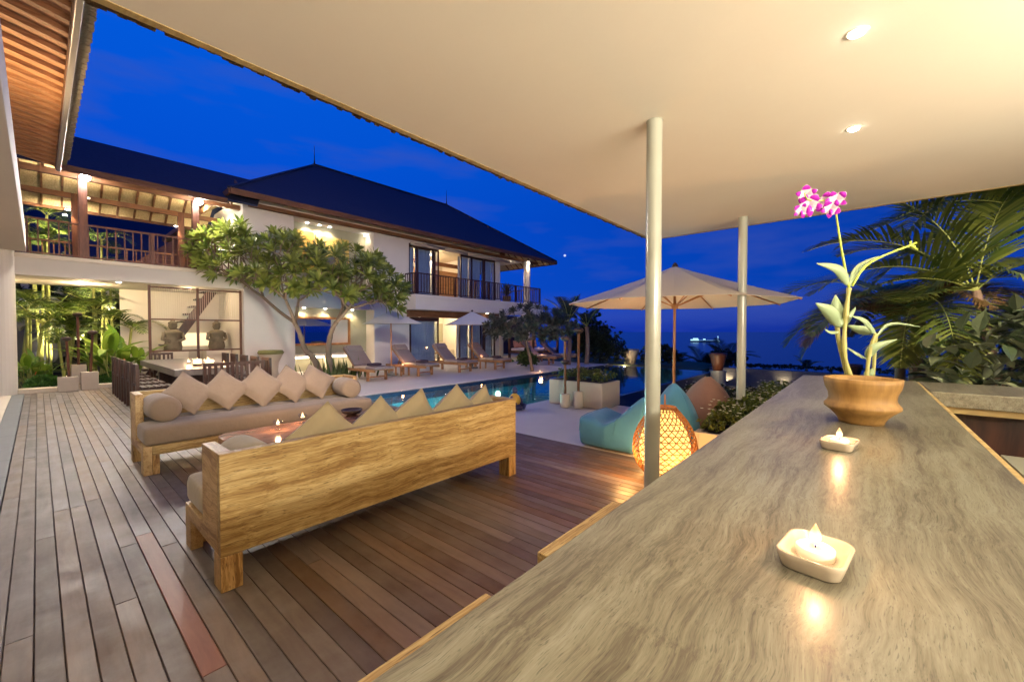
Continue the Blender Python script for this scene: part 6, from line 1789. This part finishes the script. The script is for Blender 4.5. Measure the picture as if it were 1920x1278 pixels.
# ================================================================ LAMPS, OF THE PLACE AND ADDED
def flood(x, y, z, aim, label, p, col_=NEUT, angle=150, vis=True):
    t = thing('flood_lamp', (x, y, z), label, 'flood lamp', 'flood lamps fixed to posts and eaves')
    d = (Vector(aim) - Vector((x, y, z))).normalized(); c = Vector((x, y, z))
    MB().tube([c - d*.10, c - d*.02, c], [.04, .065, .07], 14).build('housing', M['dark_metal'], t)
    MB().lathe(c + d*.02 + Vector((0,0,-.075)), [(.01, -.02), (.075, .01), (.105, .075), (.075, .14), (.01, .17)], 14).build('lens', M['flood'], t, smooth=True)
    lamp('SPOT', c + d*.16, p, col_, .05, aim=Vector(aim), angle=angle, blend=.7, parent=t)
flood(.86, 15.26, 5.48, (1.8, 8.0, 0), 'dazzling flood lamp on the left post of the walkway', 640)
flood(3.23, 15.26, 5.42, (3.6, 8.0, 0), 'dazzling flood lamp on the right post of the walkway', 640)
def downspot(x, y, z, label, p, aim=None, col_=WARM, angle=100):
    t = thing('spot_lamp', (x, y, z), label, 'spot lamp', 'small spot lamps on the buildings')
    MB().lathe((x, y, z - .012), [(.045, 0), (.05, .012)], 12).build('lens', M['bulb'], t)
    if angle >= 160: lamp('POINT', (x, y, z - .14), p*.45, col_, .05, parent=t)
    else: lamp('SPOT', (x, y, z - .03), p, col_, .04, aim=aim or (x, y, 0), angle=angle, blend=.8, parent=t)
downspot(.89, 17.0, 2.88, 'recessed lamp in the underside of the walkway', 170, angle=160)
downspot(3.2, 16.6, 2.88, 'recessed lamp above the statues behind the screen', 90, angle=160)
downspot(.6, 18.45, 5.05, 'added lamp on the rear of the walkway turned to the tall palms', 330, aim=(.7, 20.2, 4.6), angle=140, col_=SOFTW)  # added lamp, lifts the dim fronds of the tall palms
downspot(1.5, 15.8, 2.88, 'recessed lamp over the heliconia', 130, aim=(1.5, 16.7, .8), angle=110, col_=SOFTW)
downspot(-.8, 17.2, 2.88, 'recessed lamp at the column end of the walkway', 110, angle=160)
for x, lb in ((.80, 'left'), (3.30, 'right')):
    downspot(x - .16, 17.85, 5.1, f'small lamp lighting the {lb} rear post of the walkway', 110, aim=(x - .05, 17.9, 3.4), angle=80)
    t = thing('spot_lamp', (x + .2, 17.0, 5.35), f'uplight washing the walkway ceiling near its {lb} post', 'spot lamp')
    MB().lathe((x + .2, 17.0, 5.33), [(.05, 0), (.05, .03)], 12).build('lens', M['bulb_soft'], t)
    lamp('SPOT', (x + .2, 17.0, 5.4), 620, SOFTW, .06, aim=(x + .2, 16.9, 7), angle=160, blend=1, parent=t)
for k, x in enumerate((6.65, 7.1, 7.5)):
    downspot(x, 15.85, 5.57, f'bright picture spot over the painting, {words_[k]} from the left', 70, aim=(x + .1, 16.05, 4.4), col_=SOFTW, angle=110)
for k, x in enumerate((6.5, 7.3, 8.4)):
    downspot(x, 15.85, 2.39, f'spot in the top of the lower niche, {words_[k]} from the left', 46, aim=(x, 15.95, 0), col_=WARM, angle=130)
downspot(9.0, 15.85, 5.5, 'spot in the upper niche right corner', 12, aim=(9.0, 16.0, 3), angle=130)
lamp('AREA', (7.4, 15.95, .48), 12, WARM, 2.4, aim=(7.4, 15.6, 0), sizey=.05, parent=hs)
# interiors
for loc, p in (((13.3, 18.9, 4.6), 120), ((13.2, 16.9, 5.4), 60), ((13.3, 17.6, 2.6), 110), ((15.5, 18.5, 2.5), 60), ((12.3, 16.6, 2.2), 30)):
    t = thing('room_lamp', loc, ['glowing lamp at the back of the upper room', 'ceiling lamp of the upper room', 'ceiling lamp of the ground-floor room', 'lamp over the indoor sofa', 'lamp by the ground-floor doorway'][[120, 60, 110, 60, 30].index(p) if p != 60 else (1 if loc[2] > 4 else 3)], 'lamp')
    MB().lathe(Vector(loc), [(.06, 0), (.10, .05), (.06, .1)], 12).build('shade', M['bulb_soft'], t)
    lamp('POINT', Vector(loc) - Vector((0, 0, .18)), p*1.7, WARM, .12, parent=t)
lamp('POINT', (4.2, 16.7, 5.0), 45, (1, .9, .6), .1, parent=hs)
downspot(18.6, 14.75, 5.45, 'spot lighting the upper veranda column', 50, aim=(18.7, 14.95, 3.2), angle=90)
downspot(18.3, 16.0, 5.6, 'ceiling spot of the upper veranda', 60, angle=150)
downspot(18.6, 14.75, 2.45, 'spot lighting the lower veranda column', 40, aim=(18.7, 14.95, 0), angle=90, col_=SOFTW)
downspot(15.4, 15.0, 2.46, 'spot under the balcony at its far end', 20, angle=140)
downspot(17.6, 13.6, 2.0, 'lamp in the daybed roof', 22, angle=150)
# under-water lights
for k, (x, y) in enumerate(((9.6, 8.84), (6.3, 8.84), (13.5, 8.84), (5.6, 5.45))):
    t = thing('pool_light', (x, y, -.55), f'underwater pool light, {words_[k]} along the pool wall', 'pool light', 'underwater lights of the pool')
    sgn_ = -1 if y > 7 else 1
    MB().tube([(x, y + .05*-sgn_, -.5), (x, y, -.5)], .10, 16).build('lens', M['bulb_soft'], t)
    lamp('SPOT', (x, y + sgn_*.12, -.5), 700, (.85, 1.0, .92), .1, aim=(x, y + sgn_*2.2, -1.6), angle=125, blend=.8, parent=t)
# garden uplights
def uplight(x, y, z, aim, p, label, col_=WARM, angle=90):
    t = thing('garden_uplight', (x, y, z), label, 'garden light', 'low garden uplights')
    MB().lathe((x, y, z), [(.05, 0), (.055, .07), (.045, .08)], 12).build('housing', M['dark_metal'], t)
    MB().lathe((x, y, z + .081), [(.04, 0), (.04, .004)], 12).build('lens', M['bulb_soft'], t)
    lamp('SPOT', (x, y, z + .10), p, col_, .04, aim=aim, angle=angle, blend=.8, parent=t)
uplight(.1, 16.3, 0, (.1, 17.6, 3), 380, 'uplight among ferns by the column', SOFTW, 120)
uplight(1.1, 16.0, 0, (1.3, 17.5, 2.5), 480, 'uplight before the heliconia', SOFTW, 130)
uplight(1.9, 15.95, 0, (1.2, 17.6, 2.0), 340, 'uplight beside the screen', SOFTW, 120)
uplight(.2, 20.6, .0, (-.05, 21.4, 1.6), 25, 'uplight before the carved face', NEUT, 120)
uplight(.6, 19.3, .0, (1.0, 20.0, 5.0), 1500, 'uplight for the tall palms behind the walkway', SOFTW, 110)
uplight(TBX - 1.6 if False else 4.9, 11.9, 0, (5.0, 12.1, 3.2), 260, 'uplight at the left of the frangipani crown', SOFTW, 100)
for k, y in enumerate((8.1, 7.2, 5.6)):
    pass
for k, (x, y) in enumerate(((19.2, 4.4), (19.2, 2.4), (19.2, .2), (19.2, -2.0))):
    uplight(x, y, -.66, (19.5, y, -.2), 10, f'small lamp at the foot of the retaining wall, {words_[k]} from the left', WARM, 130)
at_ = at(1780, 730, 4.6)
uplight(7.3, 2.9, 0, (7.0, 2.42, 2.3), 110, 'added small lamp at the foot of the large umbrella', (1, .55, .25), 140)  # added lamp to warm the underside of the umbrella
uplight(7.05, -1.15, -.62, (9.1, -.9, 2.3), 520, 'added uplight at the foot of the feather palms', (1, .82, .50), 110)  # added lamp to brighten the near side of the palms
downspot(6.35, -1.95, 2.985, 'added unseen ceiling spot at the canopy corner turned to the palms', 260, aim=(8.4, -1.5, 1.2), angle=110, col_=(1, .84, .56))  # added spot, out of view, brightens the shrub and palms
struct(box(4.62, 8.18, -9, -1.2, -1.7, -.67).build('side_bed', M['soil']))
# added ceiling lamps, out of view in the left wing, to brighten the deck
for k, y in enumerate((2.0, 6.5, 11.0)):
    downspot(-.85, y, 3.6, f'added unseen ceiling lamp inside the left wing, {words_[k]} from the viewer', 110, aim=(.6, y + .6, 0), angle=150, col_=(1, .92, .84))
for k, (x, y) in enumerate(((-.05, 4.5), (-.05, 9.5))):
    t = thing('eave_uplight', (-.3, y, 3.97), f'uplight on the wall beam under the rafters, {words_[k]} from the viewer', 'lamp')
    MB().lathe((-.3, y, 3.96), [(.06, 0), (.06, .05)], 12).build('housing', M['dark_metal'], t)
    lamp('SPOT', (-.3, y, 4.05), 160, WARM, .08, aim=(.1, y, 5.5), angle=165, blend=1, parent=t)
# added flood lamps, unseen on the canopy roof, to brighten the villa
for k, x in enumerate((1.2, 3.2)):
    flood(x, 2.2, 3.55, (x + 5 + 3*k, 15.4, 2.2), f'added unseen flood lamp on the thatch rim of the canopy, the {["left", "right"][k]} one', 900, (1, .80, .66), 88)
